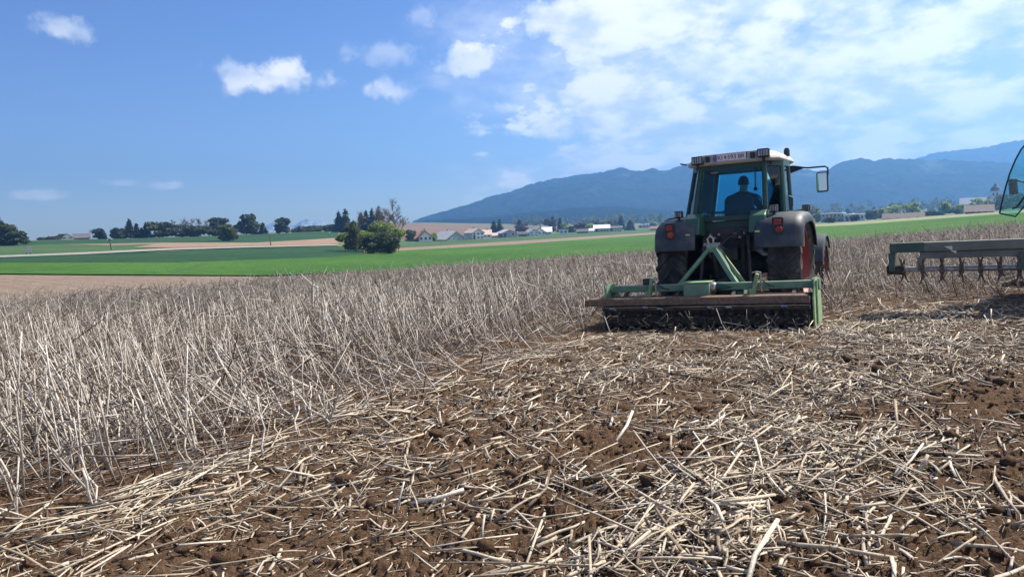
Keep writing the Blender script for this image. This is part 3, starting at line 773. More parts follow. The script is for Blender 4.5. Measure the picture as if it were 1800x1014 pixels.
# ------------------------------------------------------------------ houses
for nm, c, c2 in [('plaster', (.74, .73, .70), (.66, .65, .62)), ('greywall', (.36, .37, .38), (.30, .31, .32)), ('redroof', (.26, .12, .085), (.20, .10, .075)), ('darkroof', (.085, .08, .085), (.12, .11, .11)),
                  ('greyroof', (.42, .43, .44), (.36, .37, .38)), ('paleroof', (.70, .69, .66), (.62, .61, .58)), ('brownroof', (.15, .105, .085), (.11, .08, .065)), ('darkwood', (.085, .06, .045), (.12, .085, .06)), ('bluish', (.55, .60, .66), (.50, .55, .62)), ('whiteroof', (.80, .80, .80), (.72, .72, .72)), ('terracotta', (.46, .33, .27), (.58, .47, .40))]:
    M[nm] = material(nm, c, .85, c2, 1.2)
M['pane'] = material('window_pane', (.03, .04, .055), .1, spec=.8)
M['trim'] = material('white_trim', (.75, .75, .73), .6)

def house(name, x0, x1, yb, ytop, r, roof, wall, label, gable='side', eave=.45, depth=9.0, rot=0.0, win=(4, 2), chimney=True, doorx=.15):
    """x0..x1 and rows as seen; gable='front' shows the gable end, 'side' the long eaves"""
    a = bearing(x0, yb, r); b = bearing(x1, yb, r); c = (a + b) / 2; Wd = float(np.linalg.norm(b[:2] - a[:2]))
    d = pix_dir((x0 + x1) / 2, ytop); top = EYE + r * d[2] / hypot(d[0], d[1])
    z0 = min(a[2], b[2], c[2]); Ht = max(top - z0, 2.5)
    azc = atan2(c[0], c[1])
    root = empty(name, Matrix.Translation((c[0], c[1], z0)) @ Matrix.Rotation(-azc + rot, 4, 'Z'))
    tag(root, label, 'house' if name == 'house' else name.replace('_', ' '), 'buildings of the village')
    he = Ht * (1 - eave); w = Wd / 2; dp = depth / 2
    mb = MB()
    if gable == 'front':
        mb.prism([(-w * .93, -.6), (w * .93, -.6), (w * .93, he), (0, Ht - .28), (-w * .93, he)], -dp, dp, 'y')
    elif gable == 'flat':
        mb.lim(-w, w, -dp, dp, -.6, Ht - .3); he = Ht - .3
    else:
        mb.prism([(-dp * .93, -.6), (dp * .93, -.6), (dp * .93, he), (0, Ht - .28), (-dp * .93, he)], -w * .96, w * .96, 'x')
    mb.build('wall', M[wall], root)
    mb = MB(); th = .28
    if gable == 'flat':
        mb.lim(-w - .3, w + .3, -dp - .3, dp + .3, Ht - .296, Ht)
    else:
        s = w if gable == 'front' else dp; L = (dp if gable == 'front' else w) + .35; ax = 'y' if gable == 'front' else 'x'
        sl = (Ht - he) / (s * .93); ov = s * 1.1
        for q in (-1, 1):
            e = (q * ov, Ht - sl * ov); rdg = (q * .003, Ht)
            mb.prism([rdg, e, (e[0], e[1] - th), (q * .003, Ht - th)], -L, L, ax)
    rf = mb.build('roof', M[roof], root)
    if chimney and gable != 'flat':
        cx, cy = (w * .2, dp * .25) if gable == 'front' else (w * .4, dp * .12)
        MB().lim(cx - .35, cx + .35, cy - .35, cy + .35, Ht - 1.2, Ht + .8).build('chimney', M['greywall'], rf)
    cols, rows = win
    wm = None; fm = None
    for j in range(rows):
        for i in range(cols):
            u = -w * .93 + 2 * w * .93 * (i + .5) / cols; zc = min(he, Ht) * (j + .55) / rows + (.0 if rows > 1 else .2)
            if wm is None:
                ww = min(1.2, 1.1 * w / cols); hh = min(1.3, he / rows * .5)
                wm = MB().lim(-ww / 2, ww / 2, -.05, .0, -hh / 2, hh / 2).mesh('window'); wm.materials.append(M['pane'])
                fb = MB()
                for q in (-1, 1):
                    fb.lim(q * ww / 2 - .06, q * ww / 2 + .06, -.09, -.004, -hh / 2 - .06, hh / 2 + .06)
                    fb.lim(-ww / 2 + .064, ww / 2 - .064, -.088, -.006, q * hh / 2 - .06, q * hh / 2 + .06)
                fm = fb.mesh('frame'); fm.materials.append(M['trim'])
            fy = -dp if gable in ('front', 'flat') else -dp * .93
            wo = link('window', wm, None, root); wo.location = (u, fy - .004, zc)
            link('frame', fm, None, wo)
    dx = -w * .9 + 2 * w * .9 * doorx; fy = -dp if gable in ('front', 'flat') else -dp * .93
    if he > 2.4: MB().lim(dx - .5, dx + .5, fy - .1, fy - .052, 0, 2.05).build('door', M['darkwood'], root)
    return root

house('house', 712, 738, 426, 409, 300, 'redroof', 'greywall', 'low house with long red roof beside the thicket', 'side', .55, 8, win=(4, 1))
house('house', 733, 758, 426, 405.5, 298, 'redroof', 'plaster', 'red roofed house with gable end, right of the long red roof', 'front', .5, 9, .15, win=(3, 1))
house('house', 768, 809, 425, 406, 310, 'greyroof', 'greywall', 'grey house with pale grey roof behind a hedge', 'front', .7, 12, .55, win=(4, 1))
house('house', 822, 845, 423.5, 402, 330, 'terracotta', 'plaster', 'white two storey house with gable and small dark windows', 'front', .32, 11, .35, win=(3, 2))
house('house', 841, 864, 423.5, 404, 336, 'terracotta', 'plaster', 'bright roofed wing right of the white two storey house', 'side', .45, 8, win=(3, 1))
house('house', 862, 879, 421, 411, 360, 'terracotta', 'plaster', 'low white annexe with pinkish roof left of the grey barn', 'side', .45, 7, win=(2, 1), chimney=False)
house('barn', 877, 904, 420.5, 403.5, 360, 'greyroof', 'greywall', 'grey gabled barn in the middle of the village', 'front', .35, 12, .25, win=(2, 1), chimney=False)
house('shed', 903, 911, 419, 413, 370, 'whiteroof', 'plaster', 'small white shed right of the grey barn', 'flat', .2, 4, win=(1, 1))
house('shed', 912, 926, 419, 410, 370, 'darkroof', 'darkwood', 'dark wooden shed left of the twin roofed house', 'side', .4, 5, win=(2, 1), chimney=False)
house('house', 925, 944, 419, 402, 385, 'greyroof', 'bluish', 'small bluish gabled house left of the dark roofed house', 'front', .45, 9, .3, win=(2, 2))
house('house', 938, 960, 418.5, 399.5, 395, 'darkroof', 'plaster', 'house with dark roof between pale roofs', 'front', .55, 10, win=(3, 1))
house('house', 950, 970, 418, 399, 402, 'whiteroof', 'plaster', 'house with very bright roof right of the dark roof', 'side', .5, 9, win=(3, 1))
house('garage', 983, 999, 416.5, 409, 400, 'greyroof', 'plaster', 'small white garage left of the dark carport', 'flat', .2, 5, win=(2, 1))
house('carport', 1014, 1034, 415, 407, 420, 'darkroof', 'darkwood', 'dark low carport with wide roof', 'side', .5, 6, win=(2, 1), chimney=False)
house('house', 1036, 1044, 413, 404, 430, 'whiteroof', 'plaster', 'tiny white building right of the dark carport', 'side', .4, 6, win=(1, 1), chimney=False)
house('farmhouse', 1044, 1072, 412, 395, 450, 'paleroof', 'greywall', 'long farmhouse with pale roof and grey wall', 'side', .4, 12, win=(5, 2))
house('house', 1071, 1094, 411.5, 397, 452, 'darkroof', 'plaster', 'white house with many windows right of the long farmhouse', 'side', .3, 10, win=(5, 2))
house('warehouse', 1122, 1142, 401, 394.5, 640, 'whiteroof', 'greywall', 'far low hall with white roof', 'flat', .2, 12, win=(3, 1))
house('house', 1143, 1172, 407.5, 398.5, 470, 'redroof', 'darkwood', 'low house with pinkish red roof left of the tractor', 'side', .55, 9, win=(4, 1))
house('warehouse', 1443, 1486, 391.5, 374.5, 380, 'whiteroof', 'greywall', 'flat roofed white and grey hall, left section', 'flat', .2, 14, win=(6, 2))
house('warehouse', 1483, 1520, 391, 376, 372, 'whiteroof', 'bluish', 'flat roofed hall, right section with white edge', 'flat', .2, 14, win=(5, 1))
house('barn', 1552, 1624, 388, 379, 350, 'brownroof', 'darkwood', 'long low barn with brown roof beyond the wheat', 'side', .75, 10, win=(4, 1), chimney=False)
house('barn', 1696, 1746, 378.5, 360, 330, 'brownroof', 'darkwood', 'dark wooden barn with brown roof near the church', 'side', .62, 12, win=(4, 1), chimney=False)
house('farmhouse', 108, 130, 423.5, 416.5, 338, 'greyroof', 'plaster', 'far farmhouse with pale gable on the left skyline', 'front', .6, 9, win=(2, 1), chimney=False)
house('barn', 130, 158, 423, 416.5, 345, 'darkroof', 'greywall', 'far dark roofed barn on the left skyline', 'side', .6, 9, win=(3, 1), chimney=False)

def church():
    c = bearing(1749, 372, 620); m = 620 / F_PX
    azc = atan2(c[0], c[1])
    d = pix_dir(1749, 324); top = EYE + 620 * d[2] / hypot(d[0], d[1]) - c[2]
    d = pix_dir(1749, 336); sq = EYE + 620 * d[2] / hypot(d[0], d[1]) - c[2]
    root = empty('church', Matrix.Translation(tuple(c)) @ Matrix.Rotation(-azc, 4, 'Z'))
    tag(root, 'church with onion domed tower and long grey nave roof', 'church', 'buildings of the village')
    w = 2.9
    tw = MB().lim(-w, w, -w, w, -1, sq).build('tower', M['bluish'], root)
    prof = [(0, w * 1.15), (.5, w * 1.18), (1.0, w * 1.0), (1.6, w * 1.02), (2.4, w * .9), (3.2, w * .55), (3.8, w * .34), (4.4, w * .38), (5.0, w * .22), (5.8, .08), (top - sq, .05)]
    MB().lathe([(sq + a, b) for a, b in prof], axis='z', k=16).build('onion_dome', M['darkroof'], root, sm=True)
    for q in (-1, 1):
        wo = MB().lim(-.45, .45, -w - .06, -w - .004, sq - 3.2, sq - 1.2); o = wo.build('window', M['pane'], root); o.location.x = q * 1.1
    d = pix_dir(1720, 347); nt = EYE + 620 * d[2] / hypot(d[0], d[1]) - c[2]
    MB().prism([(-5, -1), (5, -1), (5, nt - 4.2), (0, nt - .3), (-5, nt - 4.2)], -21, -w - .01, 'x').build('nave_wall', M['plaster'], root)
    mb = MB()
    for q in (-1, 1): mb.prism([(q * .003, nt), (q * 5.6, nt - 4.6), (q * 5.6, nt - 4.9), (q * .003, nt - .3)], -21.4, -w - .03, 'x')
    mb.build('nave_roof', M['greyroof'], root)
    wm = MB().lim(-.6, .6, -.06, .0, -1.5, 1.5).mesh('window'); wm.materials.append(M['pane'])
    for i in range(4):
        o = link('window', wm, None, root); o.location = (-18 + i * 4.2, -5.004, nt - 6.5)
church()

def pole(x, yb, yt, r, lean, label, arms):
    p = bearing(x, yb, r); d = pix_dir(x, yt); h = EYE + r * d[2] / hypot(d[0], d[1]) - p[2]
    root = empty('utility_pole', tuple(p)); tag(root, label, 'pole', 'wooden poles by the gravel road'); root.rotation_euler = (0, radians(lean), 0)
    MB().tube([(0, 0, -.5), (0, 0, h)], [.16, .11], 8).build('post', M['bark'], root, sm=True)
    if arms:
        MB().beam((-.5, 0, h - .35), (.5, 0, h - .35), .1, .1).build('crossarm', M['bark'], root)
        for q in (-.42, .42): MB().lathe([(h - .29, .05), (h - .2, .06), (h - .12, .03)], (q, 0, 0), 'z', 8).build('insulator', M['trim'], root)
pole(196.5, 443, 419, 170, -6, 'leaning wooden pole beside the gravel road on the left', True)
pole(476.5, 437, 413, 180, -2, 'thin upright pole in front of the ploughed field', False)
def field_sign():
    p = bearing(51, 453, 152); root = empty('field_sign', tuple(p)); tag(root, 'small grey board on two posts beside the gravel road', 'sign')
    root.rotation_euler = (0, 0, .4)
    for q in (-.3, .3): MB().lim(q - .05, q + .05, -.05, .05, -.3, 1.2).build('post', M['bark'], root)
    MB().lim(-.42, .42, -.09, -.054, .55, 1.55).build('board', M['greywall'], root)
field_sign()

# ------------------------------------------------------------------ tractors
M['green'] = material('tractor_green_paint', (.040, .105, .068), .42, (.055, .12, .08), 4, coat=.15, lo=.3, hi=.7)
M['deepgreen'] = material('deep_green_frame', (.022, .062, .052), .45, (.035, .075, .062), 5)
M['black'] = material('black_plastic', (.022, .025, .030), .55, (.035, .037, .04), 8)
M['fender'] = material('fender_plastic', (.038, .044, .056), .55, (.10, .10, .10), 4.0, bump=.08, bscale=80, lo=.4, hi=.75)
M['iron'] = material('oily_iron', (.035, .034, .036), .55, (.07, .06, .05), 9, metal=.3)
M['steel'] = material('worn_steel', (.45, .44, .42), .38, (.30, .27, .23), 14, metal=.85)
M['rubber'] = material('dusty_rubber', (.050, .044, .041), .9, (.17, .14, .115), 6.5, bump=.3, bscale=30, lo=.42, hi=.8)
M['rim'] = material('red_rim', (.28, .030, .026), .55, (.20, .055, .045), 7)
M['roof'] = material('cream_roof', (.44, .42, .375), .5, (.30, .28, .245), 3.5, lo=.4, hi=.8)
M['lampglass'] = material('lamp_lens', (.45, .47, .50), .15, (.25, .26, .28), 60, spec=.8)
M['redlens'] = material('red_lens', (.24, .016, .010), .35, spec=.6)
M['orangelens'] = material('orange_lens', (.36, .05, .015), .35, spec=.6)
M['plate'] = material('plate_white', (.72, .73, .75), .5)
M['platetext'] = material('plate_text', (.012, .012, .014), .5)
M['eublue'] = material('eu_blue', (.012, .05, .36), .5)
M['platered'] = material('plate_red', (.50, .05, .05), .5)
M['platestar'] = material('plate_star', (.8, .62, .08), .5)
M['seat'] = material('seat_cloth', (.028, .032, .042), .9, (.045, .05, .06), 20)
M['glass'] = glass_mat('tinted_glass', (.52, .85, .92), .0)
M['clearglass'] = glass_mat('door_glass', (.62, .88, .90), .10)
M['mirror'] = material('mirror_glass', (.75, .78, .80), .04, metal=1.0)
M['hose'] = material('hose', (.02, .02, .022), .5)
M['yellow'] = material('yellow_sticker', (.65, .60, .12), .6)

def frame(X, Y, th, al, dz=0.0, pitch=0.0):
    h = Vector((sin(th), cos(th), 0)); r = Vector((cos(th), -sin(th), 0)); u = Vector((0, 0, 1))
    r2 = r * cos(al) + u * sin(al); u2 = -r * sin(al) + u * cos(al)
    h2 = h * cos(pitch) + u2 * sin(pitch); u3 = u2 * cos(pitch) - h * sin(pitch)
    o = Vector((X, Y, h1(X, Y) + dz))
    return Matrix(((r2.x, h2.x, u3.x, o.x), (r2.y, h2.y, u3.y, o.y), (r2.z, h2.z, u3.z, o.z), (0, 0, 0, 1)))

_wheel = {}
def wheel(root, x, y, R, w, side, key):
    """side +1: outer face towards +x"""
    if key not in _wheel:
        mb = MB(); b = R * .68; h = w / 2; c = .06 if R > .7 else .04
        prof = [(-h * .72, b), (-h * .95, b + (R - b) * .25), (-h, b + (R - b) * .55), (-h * .93, R - c - .03), (-h * .6, R - c), (0, R - c + .008), (h * .6, R - c), (h * .93, R - c - .03), (h, b + (R - b) * .55), (h * .95, b + (R - b) * .25), (h * .72, b), (h * .55, b - .03), (-h * .55, b - .03)]
        mb.lathe(prof, k=56, close=True)
        n = 19 if R > .7 else 17
        for s in (-1, 1):
            for i in range(n):
                a0 = 2 * pi * (i + (.5 if s > 0 else 0)) / n; sw = .30; rings = []
                for t in (0, .25, .5, .75, 1.0, 1.12):
                    xx = s * (h * .03 + h * .97 * min(t, 1.0)) ; a = a0 - sw * (t ** .8)
                    ro = R if t < .9 else (R - .025 if t < 1.05 else R - .10); ri = R - c - .03 - (.05 if t > .9 else 0) - (.06 if t > 1.05 else 0)
                    wd = (.030 + .012 * t) / R
                    if t > 1.05: xx = s * h * 1.005
                    q = []
                    for (aa, rr) in ((a - wd, ri), (a + wd, ri), (a + wd * .72, ro), (a - wd * .72, ro)): q.append((xx, rr * cos(aa), rr * sin(aa)))
                    rings.append(q)
                mb.loft(rings)
        ty = mb.mesh('tyre'); smooth(ty)
        if hasattr(ty, 'set_sharp_from_angle'): ty.set_sharp_from_angle(angle=radians(32))
        ty.materials.append(M['rubber'])
        d = w * .5
        mb = MB().lathe([(d * .78, b - .005), (d * .80, b - .05), (d * .45, b - .09), (d * .18, b - .13), (d * .05, b * .55), (d * .22, b * .36), (d * .24, .10), (d * .24, .001)], k=40)
        rm = smooth(mb.mesh('rim'))
        if hasattr(rm, 'set_sharp_from_angle'): rm.set_sharp_from_angle(angle=radians(40))
        rm.materials.append(M['rim'])
        mb = MB().lathe([(-d * .78, b - .005), (-d * .8, b - .05), (-d * .4, b - .1), (-d * .05, b * .5), (-d * .05, .15)], k=32)
        mb.lathe([(d * .2, .15), (d * .5, .14), (d * .6, .10), (d * .62, .001)], k=20)
        for i in range(8):
            a = 2 * pi * i / 8; mb.lathe([(d * .2, .02), (d * .36, .02), (d * .36, .001)], (0, .19 * cos(a), .19 * sin(a)), 'x', 6)
        hb = mb.mesh('hub'); hb.materials.append(M['iron'])
        _wheel[key] = (ty, rm, hb)
    wr = empty('wheel', None, root); wr.location = (x, y, R - .04)
    wr.rotation_euler = (random.uniform(0, .5) , 0, 0 if side > 0 else pi)
    for nm, me in zip(('tyre', 'rim', 'hub'), _wheel[key]): link(nm, me, None, wr)
    return wr

def text_mesh(txt, size):
    cu = bpy.data.curves.new('txt', 'FONT'); cu.body = txt; cu.size = size; cu.extrude = .001; cu.align_x = 'CENTER'; cu.align_y = 'CENTER'
    o = bpy.data.objects.new('txt', cu); COL.objects.link(o)
    me = bpy.data.meshes.new_from_object(o.evaluated_get(bpy.context.evaluated_depsgraph_get()))
    bpy.data.objects.remove(o); bpy.data.curves.remove(cu); return me

def work_lamp(parent, loc, w=.17, h=.13, name='work_lamp'):
    o = MB().lim(-w / 2, w / 2, -.045, .06, -h / 2, h / 2).build(name, M['black'], parent, bev=.015); o.location = loc
    mb = MB().lim(-w * .40, w * .40, -.055, -.047, -h * .34, h * .34)
    mb.build('lens', M['lampglass'], o)
    b = MB()
    for k in (-.2, 0, .2): b.lim(k * w - .006, k * w + .006, -.062, -.057, -h * .36, h * .36)
    b.build('grille', M['black'], o)
    MB().lim(-.02, .02, -.01, .03, -h / 2 - .07, -h / 2 - .001).build('bracket', M['black'], o)
    return o

def tractor(Mx, label, number, door_open=False):
    T = empty('tractor', Mx); tag(T, label, 'tractor', 'tractors on the field')
    cx = .09
    # wheels
    for s in (-1, 1):
        wheel(T, s * .92, 0, .90, .52, s, 'rear'); wheel(T, s * .96, 2.72, .62, .42, s, 'front')
    # chassis
    mb = MB().loft([[(-.26, y, .55), (.26, y, .55), (.30, y, .95), (.22, y, z), (-.22, y, z), (-.30, y, .95)] for y, z in ((-.42, 1.05), (-.2, 1.28), (.6, 1.25), (1.3, 1.1), (3.4, 1.05))])
    mb.build('gearbox_housing', M['iron'], T, bev=.03)
    MB().lathe([(-.72, .15), (-.45, .15), (-.34, .24), (.34, .24), (.45, .15), (.72, .15)], (0, 0, .86), 'x', 20).build('rear_axle', M['iron'], T, sm=True)
    MB().beam((-.8, 2.72, .56), (.8, 2.72, .56), .18, .16).build('front_axle', M['iron'], T, bev=.02)
    # hood
    rings = []
    for y, w, z0, z1 in ((1.2, .42, 1.05, 1.62), (2.2, .41, 1.02, 1.56), (3.2, .38, 1.0, 1.44), (3.62, .30, .98, 1.28)):
        rings.append([(-w, y, z0), (w, y, z0), (w, y, z1 - .16), (w * .78, y, z1), (-w * .78, y, z1), (-w, y, z1 - .16)])
    hd = MB().loft(rings).build('hood', M['green'], T, bev=.03)
    for k in range(6): MB().lim(-.27, .27, 3.625, 3.64, 1.0 + .042 * k, 1.025 + .042 * k).build('grille_slat', M['black'], hd)
    MB().lim(-.4, .4, 3.66, 3.95, .6, .98).build('front_weight', M['iron'], T, bev=.03)
    # fenders
    for s in (-1, 1):
        fx = 1.0 if s > 0 else .945
        path = [(-1.00, 1.19), (-.985, 1.33), (-.95, 1.49), (-.85, 1.62), (-.64, 1.695), (-.30, 1.725), (0, 1.735), (.30, 1.71), (.58, 1.60), (.80, 1.40), (.93, 1.15)]
        prof = [(.50, -.04), (.55, 0), (.80, .012), (1.10, .005), (1.185, -.02), (1.232, -.075), (1.24, -.16)]
        rings = []
        for q, (py, pz) in enumerate(path):
            a_, b_ = path[max(q - 1, 0)], path[min(q + 1, len(path) - 1)]; ty, tz = b_[0] - a_[0], b_[1] - a_[1]; L = hypot(ty, tz); ny, nz = -tz / L, ty / L
            rings.append([(s * fx * x, py + ny * d, pz + nz * d) for x, d in prof] + [(s * fx * (x - .01), py + ny * (d - .02), pz + nz * (d - .02)) for x, d in reversed(prof)])
        fd = MB().loft(rings).build('rear_fender', M['fender'], T, sm=True)
        MB().lim(-.055, .055, -.04, .0, -.045, .045).build('tail_light', M['redlens'], fd, bev=.012).location = (s * .87, -.985, 1.575)
        o = MB().lathe([(0, .055), (-.03, .05), (-.04, .001)], (0, 0, 0), 'y', 16).build('indicator_light', M['orangelens'] if s < 0 else M['redlens'], fd, sm=True); o.location = (s * .87 + .02, -1.005, 1.465)
        MB().lim(-.09, .09, .0, .05, -.20, .10).build('light_bracket', M['black'], fd, bev=.02).location = (s * .87, -.985, 1.56)
        MB().lim(s * .56 - .035, s * .56 + .035, -1.012, -.998, 1.44, 1.462).build('reflector', M['yellow'], fd)
        pn = MB().prism([(-.90, 1.44), (-.30, 1.36), (-.30, 1.79), (-.62, 1.79), (-.80, 1.71)], s * .40, s * .66, 'x').build('corner_panel', M['green'], T, bev=.02)
        mb = MB(); rr = []
        for a in np.linspace(radians(165), radians(35), 12):
            rr.append([(s * x, 2.72 + r * cos(a), .58 + r * sin(a)) for x, r in ((.76, .69), (.97, .70), (1.17, .69), (1.19, .65), (1.165, .665), (.97, .68), (.76, .67))])
        MB().loft(rr).build('front_fender', M['fender'], T, sm=True)
        MB().beam((s * .5, 2.72, .62), (s * .97, 2.72, 1.26), .05, .04).build('fender_stay', M['iron'], T)
        work_lamp(T, (s * .82 if s < 0 else .75, -.58, 1.80), .13, .12, 'fender_lamp')
    # cab: plan corners (x, y) at sill and roof
    plan = [(-.56, -.52), (.56, -.52), (.78, -.12), (.80, .45), (.66, 1.15), (-.66, 1.15), (-.80, .45), (-.78, -.12)]
    def pt(i, z):
        t = (z - 1.72) / (2.58 - 1.72); x, y = plan[i]; k = 1.05 - .13 * t
        return Vector((cx - .065 * (1 - min(t, 1.0)) + x * k, y * (1 - .0 * t) + (.06 * t if y < 0 else -.10 * t if y > 1 else 0), z))
    fr = empty('cab', None, T)
    for i in range(8):
        r = .045 if i in (0, 1, 2, 7) else .04
        ps = [pt(i, z) for z in (1.15 if i in (3, 6) else 1.66, 1.9, 2.2, 2.58)]
        o = MB().tube(ps, r, 8).build('pillar', M['deepgreen'] if i != 2 else M['green'], fr, sm=True)
    for z, w, hgt in ((1.69, .07, .08), (2.56, .08, .10)):
        mb = MB()
        for i in range(8): mb.beam(pt(i, z), pt((i + 1) % 8, z), w, hgt)
        mb.build('sill_rail' if z < 2 else 'roof_rail', M['deepgreen'], fr)
    MB().lim(cx - .58, cx + .58, -.5, -.42, 1.38, 1.645).build('rear_panel', M['deepgreen'], fr, bev=.01)
    MB().prism([(cx - .5, -.40), (cx + .5, -.40), (cx + .72, -.05), (cx + .74, .45), (cx + .6, 1.1), (cx - .6, 1.1), (cx - .74, .45), (cx - .72, -.05)], 1.16, 1.36, 'z').build('cab_floor', M['black'], fr)
    for s in (-1, 1):
        MB().prism([(-.36, 1.2), (.48, 1.2), (.48, 1.66), (-.36, 1.66)], cx + s * .70, cx + s * .74, 'x').build('lower_panel', M['black'], fr)
    def pane(name, i, j, z0=1.74, z1=2.51, shr=.05, mat='glass', parent=fr):
        a, b, c, d = pt(i, z0), pt(j, z0), pt(j, z1), pt(i, z1)
        q = [a.lerp(b, shr), b.lerp(a, shr), c.lerp(d, shr), d.lerp(c, shr)]
        n = (b - a).cross(d - a).normalized() * .005
        return MB().add([p + n for p in q] + [p - n for p in q], [(0, 1, 2, 3), (7, 6, 5, 4), (0, 4, 5, 1), (1, 5, 6, 2), (2, 6, 7, 3), (3, 7, 4, 0)]).build(name, M[mat], parent)
    rw = pane('rear_window', 0, 1)
    mb = MB().tube([(cx + .38, -.53, 2.49), (cx + .38, -.545, 2.16)], .012, 6); mb.lathe([(0, .03), (.04, .03), (.04, .001)], (cx + .38, -.56, 2.14), 'y', 10)
    mb.build('wiper', M['black'], rw)
    MB().beam((cx - .44, -.50, 1.79), (cx + .44, -.50, 1.79), .03, .035).build('window_bar', M['black'], rw)
    MB().tube([(cx - .34, -.55, 2.46), (cx - .22, -.55, 2.46)], .014, 6).build('hinge', M['steel'], rw)
    pane('quarter_window', 1, 2); pane('quarter_window', 7, 0)
    pane('windscreen', 4, 5, 1.5)
    for s, (i, j, k) in ((1, (2, 3, 4)), (-1, (7, 6, 5))):
        if s < 0 and door_open: continue
        dr = pane('door', i, j, 1.74); pane('front_pane', j, k, 1.4, parent=dr)
        MB().tube([(cx + s * .81, .05, 1.80), (cx + s * .86, .05, 1.83), (cx + s * .86, .05, 1.97), (cx + s * .80, .05, 2.0)], .013, 6).build('handle', M['black'], dr)
    # roof
    def ring(z, k, dy=0): return [(cx + x * k, y * k + dy, z) for x, y in ((-.63, -.60), (.63, -.60), (.75, -.40), (.77, .9), (.66, 1.18), (-.66, 1.18), (-.77, .9), (-.75, -.40))]
    rf = MB().loft([ring(2.585, .98), ring(2.62, 1.02), ring(2.67, .99), ring(2.735, .90, .01), ring(2.765, .74, .03)]).build('roof', M['roof'], fr, bev=.012)
    MB().lim(cx - .62, cx + .62, -.40, 1.0, 2.53, 2.582).build('headliner', M['black'], rf)
    MB().lim(cx - .55, cx + .55, -.585, -.50, 2.64, 2.765).build('rear_cowl', M['roof'], rf, bev=.012)
    for s in (-1, 1):
        work_lamp(T, (cx + .01 + s * .535, -.665, 2.69 + (.012 * s)), .19, .14, 'roof_lamp')
        MB().lim(-.035, .035, -.02, .02, -.05, .05).build('marker_lamp', M['black'], T, bev=.01).location = (cx + s * .365, -.61, 2.69)
    MB().lathe([(2.70, .05), (2.80, .05), (2.84, .035), (2.85, .001)], (cx + .72, .55, 0), 'z', 14).build('beacon_socket', M['black'], rf, sm=True)
    MB().tube([(cx - .76, -.5, 2.64), (cx - .84, -.58, 2.66)], .014, 6).build('antenna_stub', M['black'], rf)
    # number plate
    if number:
        pl = MB().lim(-.26, .26, -.006, .006, -.062, .062).build('number_plate', M['plate'], T, bev=.004); pl.location = (cx, -.612, 2.69)
        MB().lim(-.255, -.212, -.0085, -.0062, -.056, .056).build('blue_band', M['eublue'], pl)
        for z in (-.055, .055): MB().lim(-.21, .255, -.0082, -.0062, z - .003, z + .003).build('red_line', M['platered'], pl)
        for txt, x in (('K', -.172), ('I', -.128), ('5', -.015), ('9', .034), ('3', .083), ('B', .158), ('R', .212)):
            me = text_mesh(txt, .098); o = link('character', me, M['platetext'], pl); o.rotation_euler = (radians(90), 0, 0); o.location = (x, -.0085, 0)
        MB().prism([(-.088, .03), (-.058, .03), (-.058, -.005), (-.073, -.032), (-.088, -.005)], -.0088, -.0063, 'y').build('crest', M['platered'], pl)
        me = text_mesh('A', .034); o = link('country_letter', me, M['plate'], pl); o.rotation_euler = (radians(90), 0, 0); o.location = (-.2335, -.0098, -.030)
        mb = MB()
        for i in range(12):
            a = 2 * pi * i / 12; mb.lim(-.2335 + .014 * cos(a) - .0022, -.2335 + .014 * cos(a) + .0022, -.0098, -.0087, .02 + .014 * sin(a) - .0022, .02 + .014 * sin(a) + .0022)
        mb.build('star_ring', M['platestar'], pl)
        MB().lim(cx - .27, cx + .27, -.604, -.586, 2.62, 2.76).build('plate_holder', M['black'], T)
    # mirrors
    mr = MB().lim(-.10, .10, -.03, .05, -.18, .18).build('mirror', M['black'], T, bev=.03); mr.location = (1.31, 1.1, 2.23); mr.rotation_euler = (0, 0, radians(-6))
    MB().lim(-.082, .082, -.036, -.031, -.155, .155).build('mirror_glass', M['mirror'], mr)
    mb = MB().tube([(.62, 1.05, 2.50), (.80, 1.08, 2.53), (1.10, 1.1, 2.50), (1.36, 1.1, 2.50), (1.405, 1.1, 2.47), (1.405, 1.1, 2.36)], .016, 8)
    mb.build('mirror_arm', M['black'], T, sm=True)
    MB().prism([(.60, 2.56), (.85, 2.56), (1.06, 2.51), (.80, 2.43), (.60, 2.40)], 1.02, 1.06, 'y').build('arm_bracket', M['black'], T)
    ml = MB().lim(-.045, .045, -.05, .05, -.19, .19).build('mirror', M['black'], T, bev=.03); ml.location = (-1.02 + cx, 1.1, 2.25) if not door_open else (MIRROR2[0], 1.1, MIRROR2[1]); ml.rotation_euler = (0, radians(-5), radians(50))
    if door_open:
        ml.scale = (1.5, 1, .75); mx_, mz_ = MIRROR2
        MB().tube([(-.62 + cx, 1.08, 2.02), (mx_ + .15, 1.1, mz_ + .06), (mx_ + .02, 1.1, mz_ + .12)], .016, 8).build('mirror_arm', M['black'], T, sm=True)
    else: MB().tube([(-.62 + cx, 1.08, 2.50), (-.92 + cx, 1.1, 2.52), (-1.0 + cx, 1.1, 2.49), (-1.02 + cx, 1.1, 2.40)], .014, 8).build('mirror_arm', M['black'], T, sm=True)
    MB().tube([(.64, 1.42, 1.5), (.645, 1.42, 2.0), (.66, 1.42, 2.66)], [.075, .075, .06], 14).build('exhaust_pipe', M['black'], T, sm=True)
    work_lamp(T, (.97, 1.55, 1.80), .14, .11, 'side_lamp')
    MB().beam((.42, 1.55, 1.5), (.97, 1.55, 1.74), .03, .03).build('lamp_stay', M['black'], T)
    # interior
    st = MB().lim(cx - .25, cx + .25, .02, .5, 1.50, 1.62).build('seat', M['seat'], T, bev=.05)
